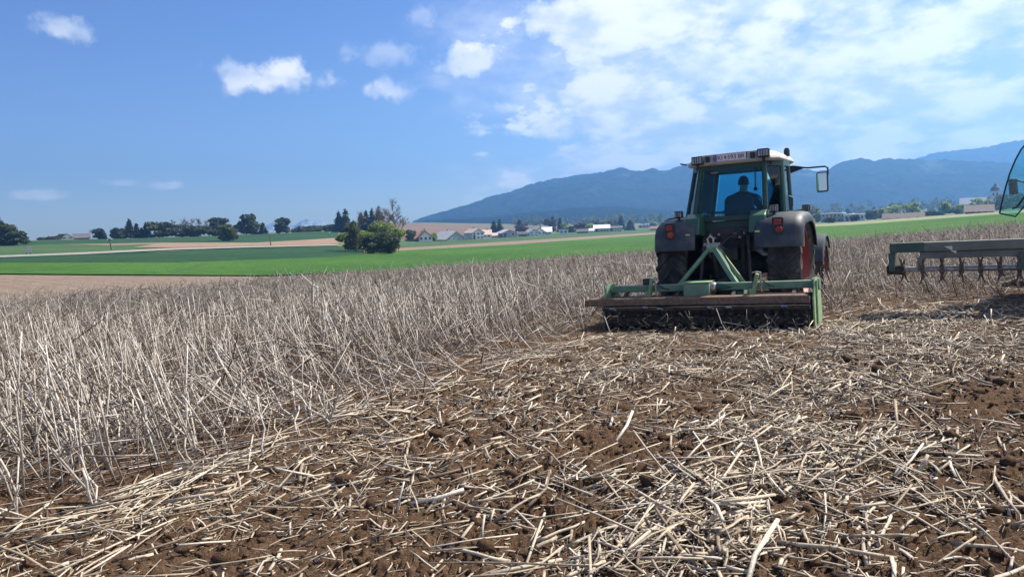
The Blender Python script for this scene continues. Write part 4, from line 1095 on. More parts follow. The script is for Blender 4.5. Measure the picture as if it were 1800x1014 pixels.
    MB().loft([[(cx - w, y, z), (cx + w, y, z), (cx + w, y + .11, z), (cx - w, y + .11, z)] for z, w, y in ((1.56, .25, -.04), (1.8, .26, -.07), (2.0, .24, -.10), (2.08, .18, -.11))]).build('backrest', M['seat'], st, bev=.04)
    MB().lim(cx - .12, cx + .12, .1, .4, 1.33, 1.50).build('seat_base', M['black'], st)
    sw = MB()
    ang = [2 * pi * i / 24 for i in range(25)]; C0 = Vector((cx + .02, .80, 1.95)); tl = radians(52)
    sw.tube([C0 + Vector((.20 * cos(a), .20 * sin(a) * cos(tl), .20 * sin(a) * sin(tl))) for a in ang], .014, 7, caps=False)
    for a in (.5, 2.6, 4.7): sw.tube([C0, C0 + Vector((.20 * cos(a), .20 * sin(a) * cos(tl), .20 * sin(a) * sin(tl)))], .011, 6)
    sw.build('steering_wheel', M['black'], T, sm=True)
    MB().tube([(cx + .02, .82, 1.93), (cx + .02, .98, 1.7), (cx + .02, 1.0, 1.36)], [.03, .06, .09], 10).build('steering_column', M['black'], T, sm=True)
    MB().lim(cx - .42, cx + .42, .98, 1.10, 1.4, 1.78).build('dashboard', M['black'], T, bev=.03)
    MB().loft([[(cx + .34, y, 1.36), (cx + .62, y, 1.36), (cx + .60, y, z), (cx + .38, y, z)] for y, z in ((-.30, 1.72), (.2, 1.80), (.6, 1.70))]).build('side_console', M['black'], T, bev=.02)
    MB().tube([(cx + .30, .98, 1.75), (cx + .30, .94, 2.05), (cx + .24, .93, 2.38)], .012, 6).build('lever', M['black'], T)
    # rear linkage
    for s in (-1, 1):
        MB().tube([(s * .33, -.15, .62), (s * .42, -.95, .60), (s * .43, -1.55, .60)], .042, 8).build('lower_link', M['iron'], T, sm=True)
        MB().beam((s * .27, -.10, 1.30), (s * .36, -.72, 1.34), .07, .09).build('lift_arm', M['iron'], T, bev=.01)
        MB().tube([(s * .36, -.72, 1.34), (s * .41, -.88, .62)], .03, 8).build('lift_rod', M['iron'], T, sm=True)
        mb = MB().tube([(s * .22, -.50, .70), (s * .26, -.62, 1.25)], .045, 10); mb.tube([(s * .22, -.50, .70), (s * .28, -.66, 1.33)], .025, 8)
        mb.build('lift_cylinder', M['iron'], T, sm=True)
        for q in range(3):
            mb = MB().lathe([(-.56, .03), (-.63, .03), (-.65, .022), (-.66, .001)], (s * (.14 + .07 * q), 0, 1.42 - .06 * (q % 2)), 'y', 10)
            mb.build('hydraulic_coupler', M['steel'], T, sm=True)
    MB().lim(-.34, .34, -.56, -.42, 1.33, 1.53).build('valve_block', M['iron'], T, bev=.02)
    MB().lim(-.16, .16, -.62, -.36, .98, 1.20).build('top_link_bracket', M['iron'], T, bev=.02)
    MB().tube([(0, -.60, 1.12), (-.02, -1.0, 1.22), (-.04, -1.45, 1.29)], [.022, .04, .022], 10).build('top_link', M['steel'], T, sm=True)
    MB().lathe([(-.40, .09), (-.50, .09), (-.52, .03), (-.60, .03)], (0, 0, .68), 'y', 16).build('power_take_off', M['iron'], T, sm=True)
    MB().lim(-.13, .13, -.66, -.38, .36, .56).build('tow_hitch', M['iron'], T, bev=.02)
    rg = random.Random(4)
    for q in range(4):
        x0 = -.28 + .18 * q
        MB().tube([(x0, -.64, 1.40), (x0 + .02, -.85, 1.33 + .05 * q), (x0 * .6 - .02, -1.15, 1.22 + .05 * q), (-.06 + .03 * q, -1.42, 1.36 - .04 * q)], .011, 6).build('hydraulic_hose', M['hose'], T, sm=True)
    if door_open:
        dr = empty('open_door', None, T)
        out = DOOR_OUT
        MB().prism(out, -.156, -.148, 'y').build('door_glass', M['clearglass'], dr)
        MB().tube([(x, -.152, z) for x, z in out] + [(out[0][0], -.152, out[0][1])], .013, 6, caps=False).build('door_seal', M['black'], dr, sm=True)
        MB().tube([(*(lambda q: (q[0], -.19, q[1]))(local2(px, py, -.19)),) for px, py in ((1779, 367), (1787, 365), (1800, 347), (1812, 330))], .014, 6).build('door_handle', M['black'], dr, sm=True)
    return T

TH1, AL1 = .5097, .0257
M1 = frame(3.97, 12.93, TH1, AL1, -.046)
T1 = tractor(M1, 'green tractor with cream roof and number plate, pulling a tiller in mid view', True)

# ------------------------------------------------------------------ driver
def driver():
    J = {}
    V = []; R = []; E_ = []
    def add(p, r, par=None):
        V.append(p); R.append(r if isinstance(r, tuple) else (r, r))
        if par is not None: E_.append((par, len(V) - 1))
        return len(V) - 1
    pel = add((.10, .20, 1.70), (.17, .14)); bel = add((.10, .17, 1.84), (.165, .13), pel); ch = add((.105, .17, 2.00), (.19, .13), bel)
    up = add((.11, .19, 2.09), (.16, .10), ch); nk = add((.115, .22, 2.17), (.058, .06), up); hb = add((.12, .245, 2.235), (.072, .085), nk)
    hm = add((.125, .25, 2.315), (.080, .10), hb); ht = add((.12, .24, 2.385), (.062, .075), hm)
    for s in (-1, 1):
        sh = add((.11 + s * .19, .20, 2.06), .072, up)
        elb = add((.11 + s * .27, .36 + .02 * s, 1.85), .055, sh)
        wr = add((.11 + s * .17, .66, 1.92), .036, elb)
        pa = add((.11 + s * .155, .73, 1.955), (.04, .026), wr)
        for f in range(4):
            k1 = add((.11 + s * (.175 - .018 * f), .775, 1.985 - .004 * f), .0105, pa); k2 = add((.11 + s * (.175 - .018 * f), .80, 1.972 - .004 * f), .0095, k1); add((.11 + s * (.172 - .018 * f), .785, 1.945), .0085, k2)
        k1 = add((.11 + s * .115, .735, 1.965), .011, pa); add((.11 + s * .105, .77, 1.95), .009, k1)
        hp = add((.10 + s * .10, .24, 1.66), .085, pel); kn = add((.10 + s * .15, .64, 1.66), .066, hp); an = add((.10 + s * .15, .70, 1.42), .042, kn)
        add((.10 + s * .15, .82, 1.395), (.04, .028), an)
    # nose
    add((.135, .345, 2.305), .014, hm)
    me = bpy.data.meshes.new('person'); me.from_pydata(V, E_, []); me.update()
    o = bpy.data.objects.new('tmp', me); COL.objects.link(o)
    o.modifiers.new('skin', 'SKIN'); sb = o.modifiers.new('sub', 'SUBSURF'); sb.levels = 2; sb.render_levels = 2
    for i, sv in enumerate(me.skin_vertices[0].data): sv.radius = R[i]; sv.use_root = (i == 0)
    dg = bpy.context.evaluated_depsgraph_get(); m2 = bpy.data.meshes.new_from_object(o.evaluated_get(dg)); bpy.data.objects.remove(o)
    M['jacket'] = material('navy_jacket', (.006, .008, .018), .95, (.010, .012, .024), 15); M['skin'] = material('skin', (.45, .27, .20), .6); M['trouser'] = material('work_trousers', (.03, .04, .07), .9)
    M['hair'] = material('dark_hair', (.025, .02, .018), .8, (.04, .03, .026), 40)
    for k in ('jacket', 'skin', 'trouser'): m2.materials.append(M[k])
    for p in m2.polygons:
        c = p.center; p.use_smooth = True
        p.material_index = 1 if (c.z > 2.165 and abs(c.x - .115) < .14) or c.y > .685 and c.z > 1.85 else (2 if c.z < 1.69 else 0)
    m2.name = 'person'
    P = link('person', m2); P.matrix_world = M1 @ Matrix.Translation((0, 0, -.035))
    tag(P, 'person in dark jacket driving the tractor, seen through the rear window', 'person')
    mb = MB(); rings = []
    for t in np.linspace(0, 1, 8):
        a = t * radians(100); r = .101 * sin(a) + .002; rings.append([(.122 + r * .90 * cos(q), .222 + r * 1.06 * sin(q) - (.012 * t), 2.345 + .105 * cos(a) - .04 * t * (sin(q) < 0)) for q in np.linspace(0, 2 * pi, 18)[:-1]])
    mb.loft(rings, caps=False).build('hair', M['hair'], P, sm=True)
    for s in (-1, 1): MB().lathe([(0, .014), (.012, .022), (.02, .012), (.022, .001)], (.122 + s * .078, .235, 2.305), 'x', 10).build('ear', M['skin'], P, sm=True)
    for s in (-1, 1): MB().lathe([(.332, .011), (.338, .008), (.34, .001)], (.128 + s * .032, 0, 2.325), 'y', 8).build('eye', M['hair'], P, sm=True)
driver()

# ------------------------------------------------------------------ tiller of the near tractor
M['wood'] = material('weathered_plank', (.115, .070, .045), .85, (.20, .125, .08), 9, bump=.4, bscale=25, dist=2.0)
M['tgreen'] = material('tiller_green', (.10, .20, .12), .6, (.20, .28, .19), 5, lo=.3, hi=.75)
M['tpale'] = material('pale_and_sunlit_green', (.30, .40, .22), .6, (.20, .30, .15), 10)  # pale green of levers; sunlight put into colour on the right end plate
M['mud'] = material('muddy_iron', (.030, .024, .020), .9, (.075, .055, .04), 9, bump=.5, bscale=40)
def near_tiller():
    T = empty('rotary_tiller', M1 @ Matrix.Translation((0, -1.95, 0)) @ Matrix.Rotation(-.011, 4, 'Y'))
    tag(T, 'green rotary tiller with wooden plank behind the near tractor', 'tiller')
    MB().beam((-1.57, .05, .66), (1.50, .05, .66), .11, .11).build('main_beam', M['tgreen'], T, bev=.012)
    for s, x in ((-1, -1.60), (1, 1.53)):
        out = [(-.34, .04), (.42, .04), (.50, .22), (.42, .52), (.16, .74), (-.08, .77), (-.16, .70), (-.34, .48)]
        pl = MB().prism(out, x - .012, x + .012, 'x').build('side_plate', M['tgreen'] if s < 0 else M['tpale'], T, bev=.004)  # right plate painted paler for the sun falling on it
        MB().lathe([(x - .05, .09), (x + .05, .09), (x + .05, .001)], (0, .05, .66), 'x', 14).build('bearing_flange', M['tgreen'], pl)
        MB().box((x + s * .026, -.14, .42), (.022, .05, .62)).build('skid_post', M['tpale'] if s > 0 else M['tgreen'], pl, bev=.006)  # right post gets the same painted sunlit tone
    # A-frame headstock
    MB().beam((-.54, .16, .64), (-.07, .44, 1.22), .055, .12, (0, 1, 0)).build('mast_leg', M['tgreen'], T, bev=.01)
    MB().beam((.42, .16, .62), (.02, .44, 1.22), .075, .13, (0, 1, 0)).build('mast_leg', M['tgreen'], T, bev=.01)
    MB().beam((.50, .40, .60), (.06, .50, 1.22), .05, .05, (0, 1, 0)).build('mast_brace', M['tpale'], T, bev=.006)
    tp = MB().lim(-.11, .08, .40, .50, 1.17, 1.28).build('mast_head', M['tpale'], T, bev=.015)
    MB().tube([(-.15, .45, 1.29), (.10, .45, 1.29)], .028, 10).build('pin', M['steel'], tp, sm=True)
    MB().tube([(-.07, .44, 1.29), (-.09, .44, 1.38), (-.05, .44, 1.42), (.0, .44, 1.39), (.0, .44, 1.31)], .018, 8).build('catch_hook', M['steel'], tp, sm=True)
    for s in (-1, 1):
        MB().lim(s * .46 - .05, s * .46 + .05, .05, .40, .50, .62).build('hitch_lug', M['tgreen'], T, bev=.012)
    gb = MB().lim(-.35, .05, -.16, .20, .50, .735).build('gear_box', M['tgreen'], T, bev=.02)
    MB().lim(-.36, .06, -.17, .21, .737, .752).build('gear_box_lid', M['tpale'], gb, bev=.005)
    MB().lathe([(.055, .085), (.10, .085), (.12, .07), (.12, .001)], (0, 0, .65), 'x', 18).build('filler_cap', M['steel'], gb, sm=True)
    MB().tube([(.12, .05, .66), (.50, .08, .64)], .075, 14).build('drive_tube', M['deepgreen'], T, sm=True)
    MB().tube([(-.05, .2, .64), (0, .8, .66), (0, 1.35, .68)], .05, 12).build('drive_shaft', M['black'], T, sm=True)
    for s, x in ((-1, -.88), (1, .72)):
        l = MB().beam((x - .06, -.02, .54), (x + .02, -.06, .84), .05, .06, (0, 1, 0)).build('depth_lever', M['tpale'], T, bev=.006)
        MB().tube([(x - .05, -.08, .86), (x + .02, -.08, .87), (x + .07, -.08, .86), (x + .075, -.08, .58)], .014, 6).build('crank', M['steel'], l, sm=True)
        MB().lim(x - .10, x - .02, -.08, .02, .50, .62).build('lever_foot', M['tpale'], l)
        MB().tube([(x + .03, -.05, .78), (x + .18, -.02, .66), (x + .34, .02, .62), (x + .48 * (1 if s < 0 else -.4), .05, .66)], .010, 6).build('hose', M['hose'], T, sm=True)
    MB().tube([(.05, .44, 1.28), (.14, .40, 1.2), (.24, .32, 1.02), (.34, .25, .80), (.38, .15, .66), (.62, .05, .66), (.70, -.02, .80)], .011, 6).build('hose', M['hose'], T, sm=True)
    MB().lim(-1.05, -.9, .02, .12, .72, .82).build('bracket', M['black'], T, bev=.01)
    # hood over the rotor
    rr = []
    for a in np.linspace(radians(200), radians(-10), 12):
        rr.append([(x, .05 + r * cos(a), .24 + r * .86 * sin(a)) for x, r in ((-1.585, .35), (1.515, .35), (1.515, .335), (-1.585, .335))])
    MB().loft(rr).build('rotor_hood', M['mud'], T, sm=True)
    # plank: slightly tilted board, two boards end to end
    R = Matrix.Rotation(radians(-14), 3, 'X')
    MB().box((-1.0, -.34, .475), (1.82, .045, .098), R).build('plank', M['wood'], T, bev=.006)
    MB().box((.70, -.34, .477), (1.57, .045, .101), R).build('plank', M['wood'], T, bev=.006)
    MB().box((-.2, -.24, .532), (3.3, .17, .022), Matrix.Rotation(radians(3), 3, 'X')).build('plank', M['wood'], T, bev=.004)
    for x in (-1.3, -.45, .4, 1.25): MB().beam((x, -.30, .50), (x, .05, .62), .05, .03).build('plank_bracket', M['mud'], T)
    # rotor with L-shaped tines
    rt = MB().tube([(-1.56, .05, .24), (1.50, .05, .24)], .055, 12).build('rotor', M['mud'], T, sm=True)
    tm = MB(); tm.beam((0, 0, .05), (0, .06, .17), .014, .06, (1, 0, 0)); tm.beam((0, .06, .17), (.10, .11, .235), .03, .012)
    tm = tm.mesh('tine'); tm.materials.append(M['mud'])
    fl = MB().lathe([(-.008, .055), (-.008, .11), (.008, .11), (.008, .055)], k=14).mesh('flange'); fl.materials.append(M['mud'])
    for i in range(13):
        x = -1.44 + i * .237
        f = link('flange', fl, None, rt); f.location = (x, .05, .24)
        for k in range(4):
            o = link('tine', tm, None, rt); o.location = (x, .05, .24); o.rotation_euler = (k * pi / 2 + i * .7, 0, 0)
            if k % 2: o.scale = (-1, 1, 1)
    # packer roller behind
    rl = MB().tube([(-1.54, -.36, .18), (1.48, -.36, .18)], .085, 14).build('packer_roller', M['mud'], T, sm=True)
    pm = MB()
    for k in range(9):
        a = 2 * pi * k / 9; pm.box((0, .13 * cos(a), .13 * sin(a)), (.055, .10, .022), Matrix.Rotation(a, 3, 'X'))
    pm.lathe([(-.01, .08), (-.01, .12), (.01, .12), (.01, .08)], k=18); pm = pm.mesh('packer_ring'); pm.materials.append(M['mud'])
    for i in range(24):
        o = link('packer_ring', pm, None, rl); o.location = (-1.48 + i * .1266, -.36, .18); o.rotation_euler = (random.uniform(0, 6), 0, 0); o.scale = (1, random.uniform(.85, 1.08), random.uniform(.85, 1.08))
    scr = MB().lim(-.035, .035, -.012, .012, -.09, .09).mesh('scraper'); scr.materials.append(M['steel'])
    for i in (0, 2, 3, 6, 7, 10):
        o = link('scraper', scr, None, T); o.location = (-1.36 + i * .253, -.47, .37 + .008 * (i % 3)); o.rotation_euler = (radians(64 + 5 * (i % 2)), 0, .2 * ((i * 7) % 3 - 1))
    MB().beam((-1.57, -.45, .39), (1.50, -.45, .39), .04, .05).build('scraper_bar', M['mud'], T)
near_tiller()

# ------------------------------------------------------------------ second tractor and its raised implement
TH2 = .60
X2, Y2 = 9.4, 11.2
M2 = frame(X2, Y2, TH2, .035, 0)
def local2(px, py, ly, Mx=None):
    Mx = Mx or M2; d = pix_dir(px, py); A = np.array([[Mx[i][0], Mx[i][2], -d[i]] for i in range(3)])
    b = np.array([-Mx[i][3] - ly * Mx[i][1] for i in range(3)]) + np.array([0, 0, EYE])
    return np.linalg.solve(A, b)[:2]
DOOR_OUT = [tuple(local2(px, py, -.152)) for px, py in ((1757, 375), (1761, 357), (1767, 332), (1775, 305), (1785, 281), (1795, 263), (1812, 243), (1850, 236), (1862, 300), (1840, 335), (1801, 362), (1785, 381))]
MIRROR2 = tuple(local2(1781, 328, 1.1))
T2 = tractor(M2, 'second tractor at the right edge with its glass door swung open', False, True)
M['rotorgreen'] = material('faded_olive_green', (.045, .085, .065), .6, (.075, .11, .085), 5)
M['galv'] = material('weathered_grey_green', (.125, .135, .115), .65, (.20, .205, .17), 5, lo=.3, hi=.75)
M['spider'] = material('muddy_tine', (.10, .085, .07), .85, (.20, .17, .135), 12)
M['cream'] = material('cream_sticker', (.66, .62, .50), .6)
def far_implement():
    ly = -2.0
    T = empty('rotor_cultivator', M2 @ Matrix.Translation((0, ly, 0)))
    tag(T, 'raised cultivator with long grey beam and spider rotor at the right edge', 'cultivator')
    x0, z0 = local2(1565, 428, ly); xe, ze = local2(1800, 419, ly)
    k = (ze - z0) / (xe - x0)
    def Z(x, z): return z + k * (x - x0)
    xr = -x0 * .9; hb = .19
    mb = MB(); mb.beam((x0, 0, Z(x0, z0 - .07)), (xr, 0, Z(xr, z0 - .07)), .16, .14); mb.build('top_beam', M['galv'], T, bev=.015)
    x1 = local2(1617, 440, ly)[0]
    MB().beam((x1, .02, Z(x1, z0 - .195)), (xr, .02, Z(xr, z0 - .195)), .14, .10).build('lower_beam', M['galv'], T, bev=.012)
    MB().beam((x0 - .001, 0, Z(x0, z0 - .07)), (x0 + .46, 0, Z(x0 + .46, z0 - .07)), .166, .146).build('beam_sleeve', M['rotorgreen'], T, bev=.01)
    zb = local2(1567, 474, ly)[1]
    MB().lim(x0 - .02, x0 + .06, -.1, .1, zb - .02, z0 - .145).build('end_plate', M['rotorgreen'], T, bev=.008)
    x2 = local2(1617, 460, ly)[0]
    MB().lim(x2 - .03, x2 + .03, -.05, .05, zb - .02, z0 - .22).build('hanger', M['galv'], T, bev=.008)
    for px in (1795,):
        x3 = local2(px, 450, ly)[0]; MB().lim(x3 - .04, x3 + .06, -.08, .08, zb - .05, z0 - .2).build('hanger', M['rotorgreen'], T, bev=.008)
    for (px, py, s) in ((1667, 437, .05), (1676, 443.5, .035)):
        x, z = local2(px, py, ly - .09); MB().prism([(x - s * 1.1, z + s * .7), (x + s, z + s * .7), (x + s, z - s * .6)], -.092, -.083, 'y').build('sticker', M['cream'], T)
    zr = local2(1640, 470, ly)[1]; xs = local2(1562, 472, ly)[0]
    rt = MB().tube([(xs, 0, Z(xs, zr - .02)), (xr, 0, Z(xr, zr - .02))], .042, 12).build('rotor_shaft', M['steel'], T, sm=True)
    MB().tube([(xs - .02, 0, Z(xs, zr - .02)), (xs + .22, 0, Z(xs + .2, zr - .02))], [.07, .085], 12).build('shaft_bearing', M['mud'], T, sm=True)
    sm_ = MB(); sm_.lathe([(-.03, .045), (-.03, .065), (.03, .065), (.03, .045)], k=12); sm_ = sm_.mesh('spider_hub'); sm_.materials.append(M['spider'])
    tm = MB().tube([(0, 0, .06), (.01, .03, .12), (.025, .08, .165), (.05, .13, .19)], [.018, .016, .013, .007], 6); tm = smooth(tm.mesh('spider_tine')); tm.materials.append(M['spider'])
    pxs = [1588, 1622, 1656, 1690, 1724, 1758, 1792]
    xs_ = [local2(p, 470, ly)[0] for p in pxs]; st = xs_[-1] - xs_[-2]
    while xs_[-1] + st < xr - .1: xs_.append(xs_[-1] + st)
    for i, x in enumerate(xs_):
        h = link('spider_hub', sm_, None, rt); h.location = (x, 0, Z(x, zr - .02)); h.rotation_euler = (i * .5, 0, 0)
        for q in range(6):
            o = link('spider_tine', tm, None, h); o.rotation_euler = (q * pi / 3, 0, 0)
            if q % 2: o.scale = (-1, 1, 1)
    MB().beam((-.45, .1, Z(0, z0 - .05)), (-.05, .45, Z(0, z0) + .55), .08, .1).build('mast_leg', M['rotorgreen'], T, bev=.01)
    MB().beam((.45, .1, Z(0, z0 - .05)), (.05, .45, Z(0, z0) + .55), .08, .1).build('mast_leg', M['rotorgreen'], T, bev=.01)
far_implement()

# ------------------------------------------------------------------ standing dry stalks
STRAW = [(0, (.10, .066, .042)), (.25, (.24, .175, .115)), (.55, (.45, .355, .245)), (.8, (.60, .505, .375)), (1, (.72, .64, .52))]
STALK = [(0, (.055, .04, .032)), (.3, (.17, .125, .095)), (.55, (.42, .355, .285)), (.8, (.60, .525, .435)), (1, (.74, .67, .58))]
M['straw'] = ramp_mat('straw', STRAW, .6, streak=.35)
M['stalk'] = ramp_mat('dry_stalk', STALK, .65, streak=.4)
NEAR_EDGE = [(-500, 1025), (-150, 962), (0, 935), (120, 905), (250, 868), (430, 812), (560, 768), (650, 724), (760, 676), (900, 640), (1000, 612), (1050, 590), (1440, 578), (1500, 556), (1560, 540), (1800, 536), (2300, 520)]
FAR_EDGE = [(-500, 590), (0, 538), (250, 517), (470, 498)] + [(x, y + 1) for x, y in WHEAT_NEAR if x > 470]
NE, FE = np.array(NEAR_EDGE, float), np.array(FAR_EDGE, float)
def to_px(P):
    d = P - np.array([0, 0, EYE]); w = d @ CF
    return 900 + F_PX * (d @ CR) / w, 507 - F_PX * (d @ CU) / w
I1, I2 = np.array(M1.inverted()), np.array(M2.inverted())
def loc_of(I, P): return P @ I[:3, :3].T + I[:3, 3]
def blocked(P):
    b = np.zeros(len(P), bool)
    for I, xw, ya, yb in ((I1, 1.72, -3.1, 3.4), (I2, 1.35, -.9, 3.6)):
        q = loc_of(I, P); b |= (np.abs(q[:, 0]) < xw) & (q[:, 1] > ya) & (q[:, 1] < yb) & ((np.abs(q[:, 0]) < 1.3) | (q[:, 1] < -1.2))
    return b
def scatter(r0, r1, dens, a0=-.90, a1=.90):
    n = int((a1 - a0) / 2 * (r1 * r1 - r0 * r0) * dens)
    r = np.sqrt(RNG.uniform(r0 * r0, r1 * r1, n)); a = RNG.uniform(a0, a1, n)
    x, y = r * np.sin(a), r * np.cos(a)
    return x, y, r
def crop_points(r0, r1, dens):
    x, y, r = scatter(r0, r1, dens); P = np.stack([x, y, H(x, y)], 1)
    px, py = to_px(P)
    edge = np.interp(px, NE[:, 0], NE[:, 1]) + 46 * (fbm(x * .8, y * .8, 3, 77) - .5); far = np.interp(px, FE[:, 0], FE[:, 1])
    inside = (RNG.uniform(-.25, 1, len(px)) < (edge - py) / (.20 * np.maximum(edge - 395, 60))) & (py > far) & ~blocked(P)
    # patchy stand
    inside &= RNG.uniform(0, 1, len(px)) < .45 + .8 * fbm(x * .9, y * .9, 2, 44)
    depth = np.clip((edge - py) / 60, 0, 1)
    return P[inside], r[inside], depth[inside]
def stalk_dirs(P, n):
    """stalks lean to the left and slightly away, some broken over"""
    lean = np.abs(RNG.normal(.36, .20, n)) + .75 * sstep(.58, .70, fbm(P[:, 0] * .45, P[:, 1] * .45, 2, 88)) * RNG.uniform(.2, 1, n); az = RNG.normal(-1.35, .55, n) + .35 * (vnoise(P[:, 0] * .6, P[:, 1] * .6, 9) - .5)
    wild = RNG.uniform(0, 1, n); m = wild < .22
    az[m] = RNG.uniform(-pi, pi, m.sum()); lean[m] = np.abs(RNG.normal(.3, .3, m.sum()))
    m = (wild > .84) & (wild < .93); lean[m] = RNG.uniform(.75, 1.35, m.sum()); az[m] = RNG.uniform(-pi, pi, m.sum())
    return np.stack([np.sin(az) * np.sin(lean), np.cos(az) * np.sin(lean), np.cos(lean)], 1)

def stand(R, r0, r1, dens, k, twig, rad, hs=1.0, cap=True, midring=False, skip=0, lens=(.68, .16)):
    P, r, dep = crop_points(r0, r1, dens)
    if skip: P, dep, r = P[skip:], dep[skip:], r[skip:]
    n = len(P); D = stalk_dirs(P, n); L = np.clip(RNG.normal(lens[0], lens[1], n), .12, 1.15) * hs
    sh = RNG.uniform(0, 1, n) < .22; L[sh] *= RNG.uniform(.2, .55, sh.sum())
    L *= .55 + .45 * dep
    P = P.copy(); P[:, 2] = np.where(r < 18, soil_z(P[:, 0], P[:, 1]), P[:, 2]) - .02
    r0_ = rad * np.clip(RNG.lognormal(0, .32, n), .45, 1.8)
    tint = np.clip(RNG.normal(.66, .24, n), .05, 1)
    Q = P + D * L[:, None]
    kw = dict(cap=cap)
    if midring: kw['mid'] = RNG.normal(0, .022, (n, 3)) * L[:, None]
    R.add(tint, P, Q, r0_, r0_ * .72, k, **kw)
    # dark side twigs, mostly up to the right
    m = RNG.uniform(0, 1, n) < twig; nm = m.sum()
    if nm:
        t = RNG.uniform(.35, .95, nm)[:, None]; a = P[m] + (Q[m] - P[m]) * t
        az = np.where(RNG.uniform(0, 1, nm) < .72, RNG.normal(1.25, .5, nm), RNG.uniform(-pi, pi, nm)); e = RNG.normal(.55, .32, nm)
        d = np.stack([np.sin(az) * np.cos(e), np.cos(az) * np.cos(e), np.sin(e)], 1); l = RNG.uniform(.10, .38, nm)[:, None]
        R.add(np.clip(RNG.normal(.26, .12, nm), 0, 1), a, a + d * l, r0_[m] * .5, r0_[m] * .28, 3 if k < 5 else 4, cap=False)
    # withered leaf shreds hanging on the stalks
    m = RNG.uniform(0, 1, n) < twig * .55; nm = m.sum()
    if nm and k > 3:
        t = RNG.uniform(.2, .9, nm)[:, None]; a = P[m] + (Q[m] - P[m]) * t; d = rand_dir(nm, RNG); d[:, 2] = -np.abs(d[:, 2]) * .8
        R.add(np.clip(RNG.normal(.42, .2, nm), 0, 1), a, a + d * RNG.uniform(.05, .17, nm)[:, None], RNG.uniform(.003, .009, nm), RNG.uniform(.001, .004, nm), 4, cap=False, flat=np.full(nm, .12), mid=RNG.normal(0, .02, (nm, 3)))
    return P

def lying(R, P, L, rad, k, tint, zf, cap=True, bias=.45, maxpitch=.22, lift=.0, mid=True, azm=.75):
    n = len(P); az = np.where(RNG.uniform(0, 1, n) < bias, RNG.normal(azm, .5, n), RNG.uniform(-pi, pi, n))
    e = RNG.normal(0, maxpitch, n)
    up = (RNG.uniform(0, 1, n) < .05) & (L < .22); e[up] = RNG.uniform(.4, 1.2, up.sum())
    d = np.stack([np.sin(az) * np.cos(e), np.cos(az) * np.cos(e), np.sin(e)], 1) * L[:, None] / 2
    C = P.copy(); C[:, 2] = zf(P[:, 0], P[:, 1]) + lift + rad * .6 + np.abs(d[:, 2]) * .75
    A, B = C - d, C + d
    # rest the ends on the clods
    za, zb_ = zf(A[:, 0], A[:, 1]) + rad * .4, zf(B[:, 0], B[:, 1]) + rad * .4
    A[:, 2] = np.maximum(A[:, 2], za); B[:, 2] = np.maximum(B[:, 2], zb_)
    kw = dict(cap=cap, flat=RNG.uniform(.35, 1.0, n))
    if mid: kw['mid'] = RNG.normal(0, .03, (n, 3)) * L[:, None] * np.array([1, 1, .35])
    R.add(tint, A, B, rad, rad * RNG.uniform(.75, 1.0, n), k, **kw)

R_ = Rods()
stand(R_, 3.6, 9.5, 48, 5, 1.3, .0060, midring=True)
stand(R_, 9.5, 17, 52, 4, 1.0, .0062, midring=True)
stand(R_, 17, 32, 46, 3, .8, .0074, cap=False, lens=(.60, .15))
stand(R_, 32, 82, 22, 3, .22, .0095, cap=False, lens=(.50, .13))
# stalks lying and leaning inside the crop
for (a, b, dn, k, rd) in ((3.6, 10, 70, 4, .0052), (10, 20, 28, 3, .0065), (20, 40, 9, 3, .009)):
    P, r, dep = crop_points(a, b, dn); n = len(P)
    lying(R_, P, RNG.uniform(.15, .85, n), rd * RNG.uniform(.6, 1.2, n), k, np.clip(RNG.normal(.52, .24, n), 0, 1), (lambda x, y: np.where(np.hypot(x, y) < 18, soil_z(x, y), H(x, y))), cap=False, bias=.3, maxpitch=.12, lift=.02, mid=False)
# broken stalks hanging across the stand at all angles
for (a, b, dn, k, rd) in ((3.8, 10, 26, 4, .0062), (10, 20, 22, 3, .0068), (20, 45, 8, 3, .009)):
    P, r, dep = crop_points(a, b, dn); n = len(P); L = RNG.uniform(.2, .75, n); az = RNG.uniform(-pi, pi, n); e = RNG.normal(.3, .35, n)
    D = np.stack([np.sin(az) * np.cos(e), np.cos(az) * np.cos(e), np.sin(e)], 1); A = P + np.stack([np.zeros(n), np.zeros(n), RNG.uniform(.05, .5, n) * dep + .03], 1); B = A + D * L[:, None]
    B[:, 2] = np.maximum(B[:, 2], P[:, 2] + .03); rr_ = rd * np.clip(RNG.lognormal(-.15, .35, n), .4, 1.6)
    R_.add(np.clip(np.where(RNG.uniform(0, 1, n) < .55, RNG.normal(.28, .14, n), RNG.normal(.7, .2, n)), 0, 1), A, B, rr_, rr_ * .6, k, cap=k > 3, mid=RNG.normal(0, .035, (n, 3)) * L[:, None])
o = R_.build('standing_stalks', M['stalk'])
tag(o, 'dense stand of dry grey stalks left of and behind the tractors', 'dry crop', kind='stuff')

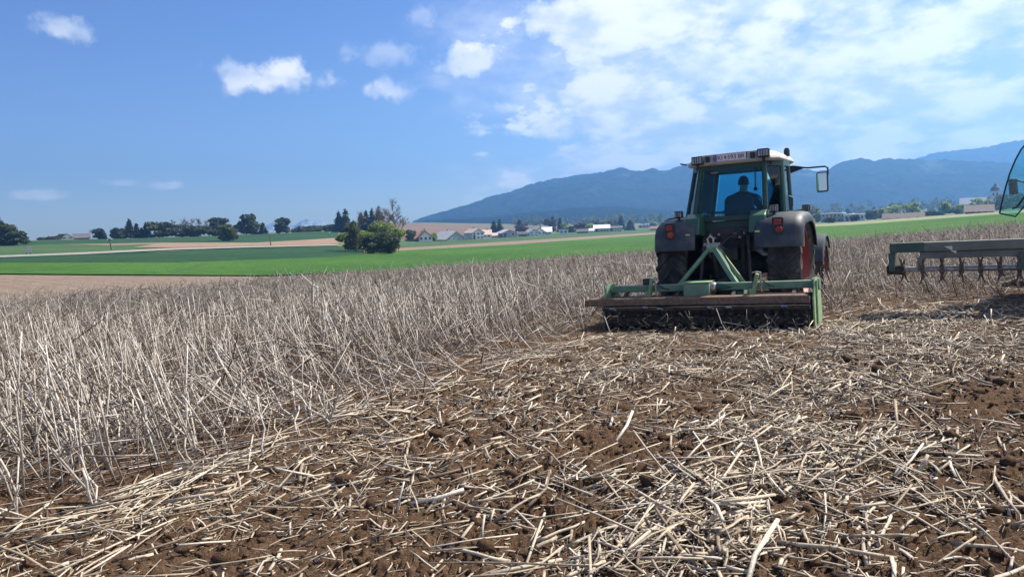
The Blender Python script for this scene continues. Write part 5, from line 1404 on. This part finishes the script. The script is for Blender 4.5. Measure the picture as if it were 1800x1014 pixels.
# ------------------------------------------------------------------ chopped straw on the tilled soil
# (picture place, half widths, amount) of thicker straw and of bare soil, turned into ground places
def gauss_field(items):
    out = []
    for (x, y, sx, sy, amt) in items:
        c = gp(x, y); ex = np.linalg.norm(gp(x + sx, y)[:2] - c[:2]); ey = abs(gp(x, y - sy)[1] - gp(x, min(y + sy, 1200))[1]) / 2
        out.append((c[0], c[1], ex, ey, amt))
    return out
GA = gauss_field([(1130, 970, 150, 45, 1.5), (1250, 860, 130, 45, 1.6), (1330, 770, 150, 40, 1.6), (1500, 800, 200, 35, 1.1), (1450, 690, 190, 28, 1.3), (1650, 640, 220, 22, 1.2), (1300, 640, 260, 24, 1.0), (1000, 680, 250, 26, .5), (780, 760, 220, 30, .2),
                  (1600, 900, 260, 50, .7), (300, 900, 170, 25, .3), (130, 960, 200, 30, .25), (480, 790, 120, 18, .5), (560, 870, 180, 40, .3), (800, 880, 160, 50, .35), (1000, 620, 140, 10, .8), (1100, 600, 200, 9, .8), (1600, 575, 220, 24, 2.2), (1250, 980, 260, 40, .7),
                  (870, 740, 200, 40, .25), (1700, 600, 150, 14, 1.0),
                  (1110, 790, 110, 45, -.6), (700, 850, 180, 40, -.15), (1730, 710, 110, 24, -.75), (1060, 940, 60, 30, -.2), (960, 930, 110, 45, -.35), (380, 985, 160, 22, -.3), (1760, 830, 90, 30, -.4), (1180, 690, 110, 18, -.25), (640, 960, 110, 35, -.2)])
def straw_density(x, y):
    d = np.full(len(x), .42)
    for (cx_, cy_, sx, sy, amt) in GA: d += amt * np.exp(-(((x - cx_) / sx) ** 2 + ((y - cy_) / sy) ** 2))
    return np.clip(d * (.25 + 1.5 * fbm(x * 1.6, y * 1.6, 3, 66) ** 1.3), .03, 2.0)
def straw_points(r0, r1, dens, pad=6):
    x, y, r = scatter(r0, r1, dens * 2.2); P = np.stack([x, y, soil_z(x, y)], 1); px, py = to_px(P)
    edge = np.interp(px, NE[:, 0], NE[:, 1])
    ok = (py > edge - pad) & (RNG.uniform(0, 1, len(x)) * 2.2 < straw_density(x, y))
    return P[ok]
S_ = Rods()
def mixtint(n, f=.38): return np.clip(np.where(RNG.uniform(0, 1, n) < f, RNG.normal(.26, .14, n), RNG.normal(.68, .18, n)), 0, 1)
for (a, b, dn, k) in ((2.4, 6.0, 320, 5), (6.0, 10.0, 275, 4), (10, 14.5, 250, 3)):
    P = straw_points(a, b, dn); n = len(P)
    L = np.clip(RNG.lognormal(math.log(.075), .62, n), .02, .5); rd = np.clip(RNG.lognormal(math.log(.0043), .42, n), .0018, .011)
    lying(S_, P, L, rd, k, mixtint(n), soil_z, cap=k > 3, mid=k > 3)
    P = straw_points(a, b, dn * .15); n = len(P)          # longer, stouter lengths
    L = np.clip(RNG.lognormal(math.log(.25), .45, n), .09, .9); rd = np.clip(RNG.normal(.0082, .0026, n), .003, .0145)
    lying(S_, P, L, rd, k + 1, mixtint(n, .25), soil_z, lift=.006, maxpitch=.16)
    P = straw_points(a, b, dn * .5); n = len(P)           # flat torn shreds
    L = RNG.uniform(.03, .17, n); az = RNG.uniform(-pi, pi, n); e = RNG.normal(.05, .25, n); d = np.stack([np.sin(az) * np.cos(e), np.cos(az) * np.cos(e), np.sin(e)], 1) * L[:, None] / 2
    C = P + np.array([0, 0, .012]) + np.stack([np.zeros(n), np.zeros(n), np.abs(d[:, 2])], 1)
    S_.add(mixtint(n, .3), C - d, C + d, RNG.uniform(.003, .011, n), RNG.uniform(.001, .008, n), 4, cap=False, flat=RNG.uniform(.08, .3, n), mid=RNG.normal(0, .09, (n, 3)) * L[:, None])
    P = straw_points(a, b, dn * 1.3); n = len(P)           # fine fibres and splinters
    lying(S_, P, RNG.uniform(.015, .09, n), RNG.uniform(.0009, .0022, n), 3, np.clip(RNG.normal(.55, .25, n), 0, 1), soil_z, cap=False, mid=False)
# bits hanging behind the tiller
n = 90; q = np.stack([RNG.uniform(-1.55, 1.5, n), RNG.uniform(-2.62, -2.45, n), RNG.uniform(.02, .30, n)], 1); A = q @ np.array(M1)[:3, :3].T + np.array(M1)[:3, 3]
d = rand_dir(n, RNG) * RNG.uniform(.06, .22, n)[:, None]; S_.add(np.clip(RNG.normal(.42, .2, n), 0, 1), A - d / 2, A + d / 2, RNG.uniform(.003, .006, n), RNG.uniform(.002, .005, n), 4, mid=RNG.normal(0, .015, (n, 3)))
# bundles pushed over along the edge of the stand
for (xa, ya, xb, yb, n, sp) in ((215, 888, 450, 800, 36, .09), (20, 945, 260, 880, 10, .16), (470, 790, 640, 722, 26, .15), (640, 720, 770, 680, 22, .15), (860, 650, 1050, 602, 34, .15), (0, 985, 330, 900, 12, .3), (1180, 900, 1420, 735, 30, .28), (1040, 1000, 1210, 850, 30, .25), (1450, 600, 1560, 520, 70, .28)):
    A, B = gp(xa, ya), gp(xb, yb); t = RNG.uniform(0, 1, n)[:, None]; P = A * (1 - t) + B * t + RNG.normal(0, sp, (n, 3)) * np.array([1, 1, 0])
    azb = atan2(B[0] - A[0], B[1] - A[1])
    lying(S_, P, RNG.uniform(.25, .9, n), RNG.uniform(.0045, .0085, n), 5, np.clip(RNG.normal(.76, .15, n), 0, 1), soil_z, bias=.92, azm=azb, maxpitch=.06, lift=.02)
o = S_.build('chopped_straw', M['straw'])
tag(o, 'chopped pale straw strewn over the tilled soil', 'straw', kind='stuff')

# single stalks and straw lengths that stand out
def rod_variants(num, name, mat, twig, seed):
    rg = np.random.default_rng(seed); out = []
    for i in range(num):
        R = Rods(); L = 1.0; n = 5
        z = np.linspace(0, 1, n); off = np.cumsum(rg.normal(0, .016 if twig else .0045, (n, 2)), 0); rad = np.linspace(.0085, .0058, n) * rg.uniform(.9, 1.15)
        pts = np.stack([off[:, 0] - off[0, 0], off[:, 1] - off[0, 1], z], 1); tv = rg.uniform(.55, .95)
        mb = MB().tube([tuple(p) for p in pts], list(rad), 6)
        T = [tv] * len(mb.f)
        for q in range(twig):
            t = rg.uniform(.3, .95); p = pts[int(t * (n - 1))]; a = rg.uniform(0, 2 * pi); l = rg.uniform(.1, .32); e = rg.uniform(.2, 1.0)
            m_ = p + np.array([cos(a) * cos(e), sin(a) * cos(e), sin(e)]) * l * .55; q_ = m_ + np.array([cos(a) * .5, sin(a) * .5, .8]) * l * .45
            nf = len(mb.f); mb.tube([tuple(p), tuple(m_), tuple(q_)], [.0042, .0036, .002], 4); T += [rg.uniform(.1, .4)] * (len(mb.f) - nf)
        if rg.random() < .5:                                     # a node
            nf = len(mb.f); h = rg.uniform(.25, .7); j = int(h * (n - 1)); p = pts[j]
            mb.lathe([(p[2] - .012, rad[j] * .9), (p[2], rad[j] * 1.45), (p[2] + .012, rad[j] * .9)], (p[0], p[1], 0), 'z', 6); T += [tv - .2] * (len(mb.f) - nf)
        me = bpy.data.meshes.new(name); me.from_pydata(mb.v, [], mb.f); me.update()
        at = me.attributes.new('tint', 'FLOAT', 'FACE'); at.data.foreach_set('value', np.array(T, np.float32)); smooth(me); me.materials.append(mat); out.append(me)
    return out
def single_stalks():
    var = rod_variants(14, 'dry_stalk', M['stalk'], 2, 5)
    P, r, dep = crop_points(4.2, 9.2, 26); i = np.argsort(r)[:300]; P = P[i]; dep = dep[i]; D = stalk_dirs(P, len(P))
    for p, d, q in zip(P, D, dep):
        o = link('dry_stalk', var[random.randrange(14)]); L = float(np.clip(RNG.normal(.78, .17), .25, 1.1)) * (.6 + .4 * q)
        if RNG.random() < .2: L *= .45
        z = Vector(d); R = z.to_track_quat('Z', 'Y').to_matrix() @ Matrix.Rotation(random.uniform(0, 6.28), 3, 'Z')
        o.matrix_world = Matrix.Translation((p[0], p[1], float(soil_z(p[0], p[1])) - .02)) @ R.to_4x4() @ Matrix.Diagonal((1.05, 1.05, L, 1))
        tag(o, 'dry grey stalk still standing at the near edge of the stand', 'stalk', 'stalks standing at the near edge of the stand')
def single_straws():
    var = rod_variants(12, 'straw_length', M['straw'], 0, 8)
    P = straw_points(3.0, 8.5, 30); P = P[np.abs(np.arctan2(P[:, 0], P[:, 1])) < .72]; i = np.argsort(np.hypot(P[:, 0], P[:, 1]))[:300]; P = P[RNG.permutation(i)]
    for p in P:
        o = link('straw_length', var[random.randrange(12)]); L = float(np.clip(RNG.lognormal(math.log(.30), .4), .14, .85))
        az = RNG.normal(.75, .6) if RNG.random() < .5 else RNG.uniform(-pi, pi)
        a = np.array([p[0], p[1]]); b = a + np.array([sin(az), cos(az)]) * L; up = RNG.random() < .06 and L < .3
        za = float(soil_z(a[0], a[1])) + .010; zb_ = float(soil_z(b[0], b[1])) + .010 + (L * .6 if up else RNG.uniform(0, .03))
        zm = float(soil_z((a[0] + b[0]) / 2, (a[1] + b[1]) / 2)) + .008; lift = max(0, zm - (za + zb_) / 2)
        d = Vector((b[0] - a[0], b[1] - a[1], zb_ - za)); R = d.normalized().to_track_quat('Z', 'Y').to_matrix() @ Matrix.Rotation(random.uniform(0, 6.28), 3, 'Z')
        k = random.uniform(.75, 1.4)
        o.matrix_world = Matrix.Translation((a[0], a[1], za + lift)) @ R.to_4x4() @ Matrix.Diagonal((k, k * random.uniform(.6, 1), d.length, 1))
        tag(o, 'long pale straw length lying loose on the foreground soil', 'straw', 'loose straw lengths on the foreground soil')
single_stalks()
single_straws()

def clods():
    rg = np.random.default_rng(23); var = []
    for i in range(8):
        import bmesh
        bm = bmesh.new(); bmesh.ops.create_icosphere(bm, subdivisions=2 if i < 5 else 1, radius=1.0)
        for v in bm.verts:
            n = v.co.normalized(); k = 1 + .55 * (float(fbm(n.x * 2.1 + i * 3 + 20, n.y * 2.1 + n.z * 2.7 + 20, 3, i)) - .5) * 2; v.co = n * k; v.co.z *= .72
        me = bpy.data.meshes.new('soil_clod'); bm.to_mesh(me); bm.free(); smooth(me); me.materials.append(M['soil']); var.append(me)
    x, y, r = scatter(2.9, 9.5, 150); P = np.stack([x, y, soil_z(x, y)], 1); px, py = to_px(P)
    ok = (py > np.interp(px, NE[:, 0], NE[:, 1]) + 5) & (RNG.uniform(0, 1, len(x)) < np.clip(1.1 - straw_density(x, y), .1, 1)); P = P[ok]
    P = P[np.abs(np.arctan2(P[:, 0], P[:, 1])) < .7][:4200]
    s = np.clip(rg.lognormal(math.log(.0135), .55, len(P)), .005, .055); order = np.argsort(-s)
    for i in order[:160]:
        o = link('soil_clod', var[int(rg.integers(5))]); o.location = (P[i, 0], P[i, 1], P[i, 2] + s[i] * .25); o.scale = (s[i] * rg.uniform(.8, 1.4), s[i], s[i]); o.rotation_euler = (rg.uniform(-.4, .4), rg.uniform(-.4, .4), rg.uniform(0, 6.28))
        tag(o, 'loose brown soil clod lying on the tilled ground', 'clod', 'soil clods on the tilled ground')
    Vs, Fs = [], []; nb = 0; base = [(np.array([v.co[:] for v in me.vertices]), np.array([p.vertices[:] for p in me.polygons])) for me in var]
    for i in order[160:]:
        V, F = base[5 + int(rg.integers(3))]; a = rg.uniform(0, 6.28); c, q = cos(a), sin(a); V2 = V * s[i]; V2 = np.stack([V2[:, 0] * c - V2[:, 1] * q, V2[:, 0] * q + V2[:, 1] * c, V2[:, 2]], 1) + P[i] + np.array([0, 0, s[i] * .2])
        Vs.append(V2); Fs.append(F + nb); nb += len(V)
    o = link('soil_crumbs', smooth(np_mesh('soil_crumbs', np.concatenate(Vs), np.concatenate(Fs))), M['soil']); tag(o, 'small brown crumbs of tilled soil', 'soil', kind='stuff')
clods()

# ------------------------------------------------------------------ haze
def haze():
    zb = min(-60.0, float(_G.min()) - 2)
    n = 48; Rr = 3520.0; top = 300.0
    mb = MB().prism([(Rr * cos(2 * pi * i / n), Rr * sin(2 * pi * i / n)) for i in range(n)], zb, top, 'z')
    m = bpy.data.materials.new('haze'); m.use_nodes = True; t = NT(m.node_tree)
    v = t.n('ShaderNodeVolumePrincipled'); v.inputs['Color'].default_value = (.21, .50, 1.0, 1); v.inputs['Density'].default_value = HAZE
    v.inputs['Anisotropy'].default_value = .42
    o = t.n('ShaderNodeOutputMaterial'); t.l(v.outputs[0], o.inputs['Volume'])
    ob = mb.build('haze', m); tag(ob, 'thin blue haze filling the air of the valley', 'haze', kind='stuff')
HAZE = 3.8e-4
haze()
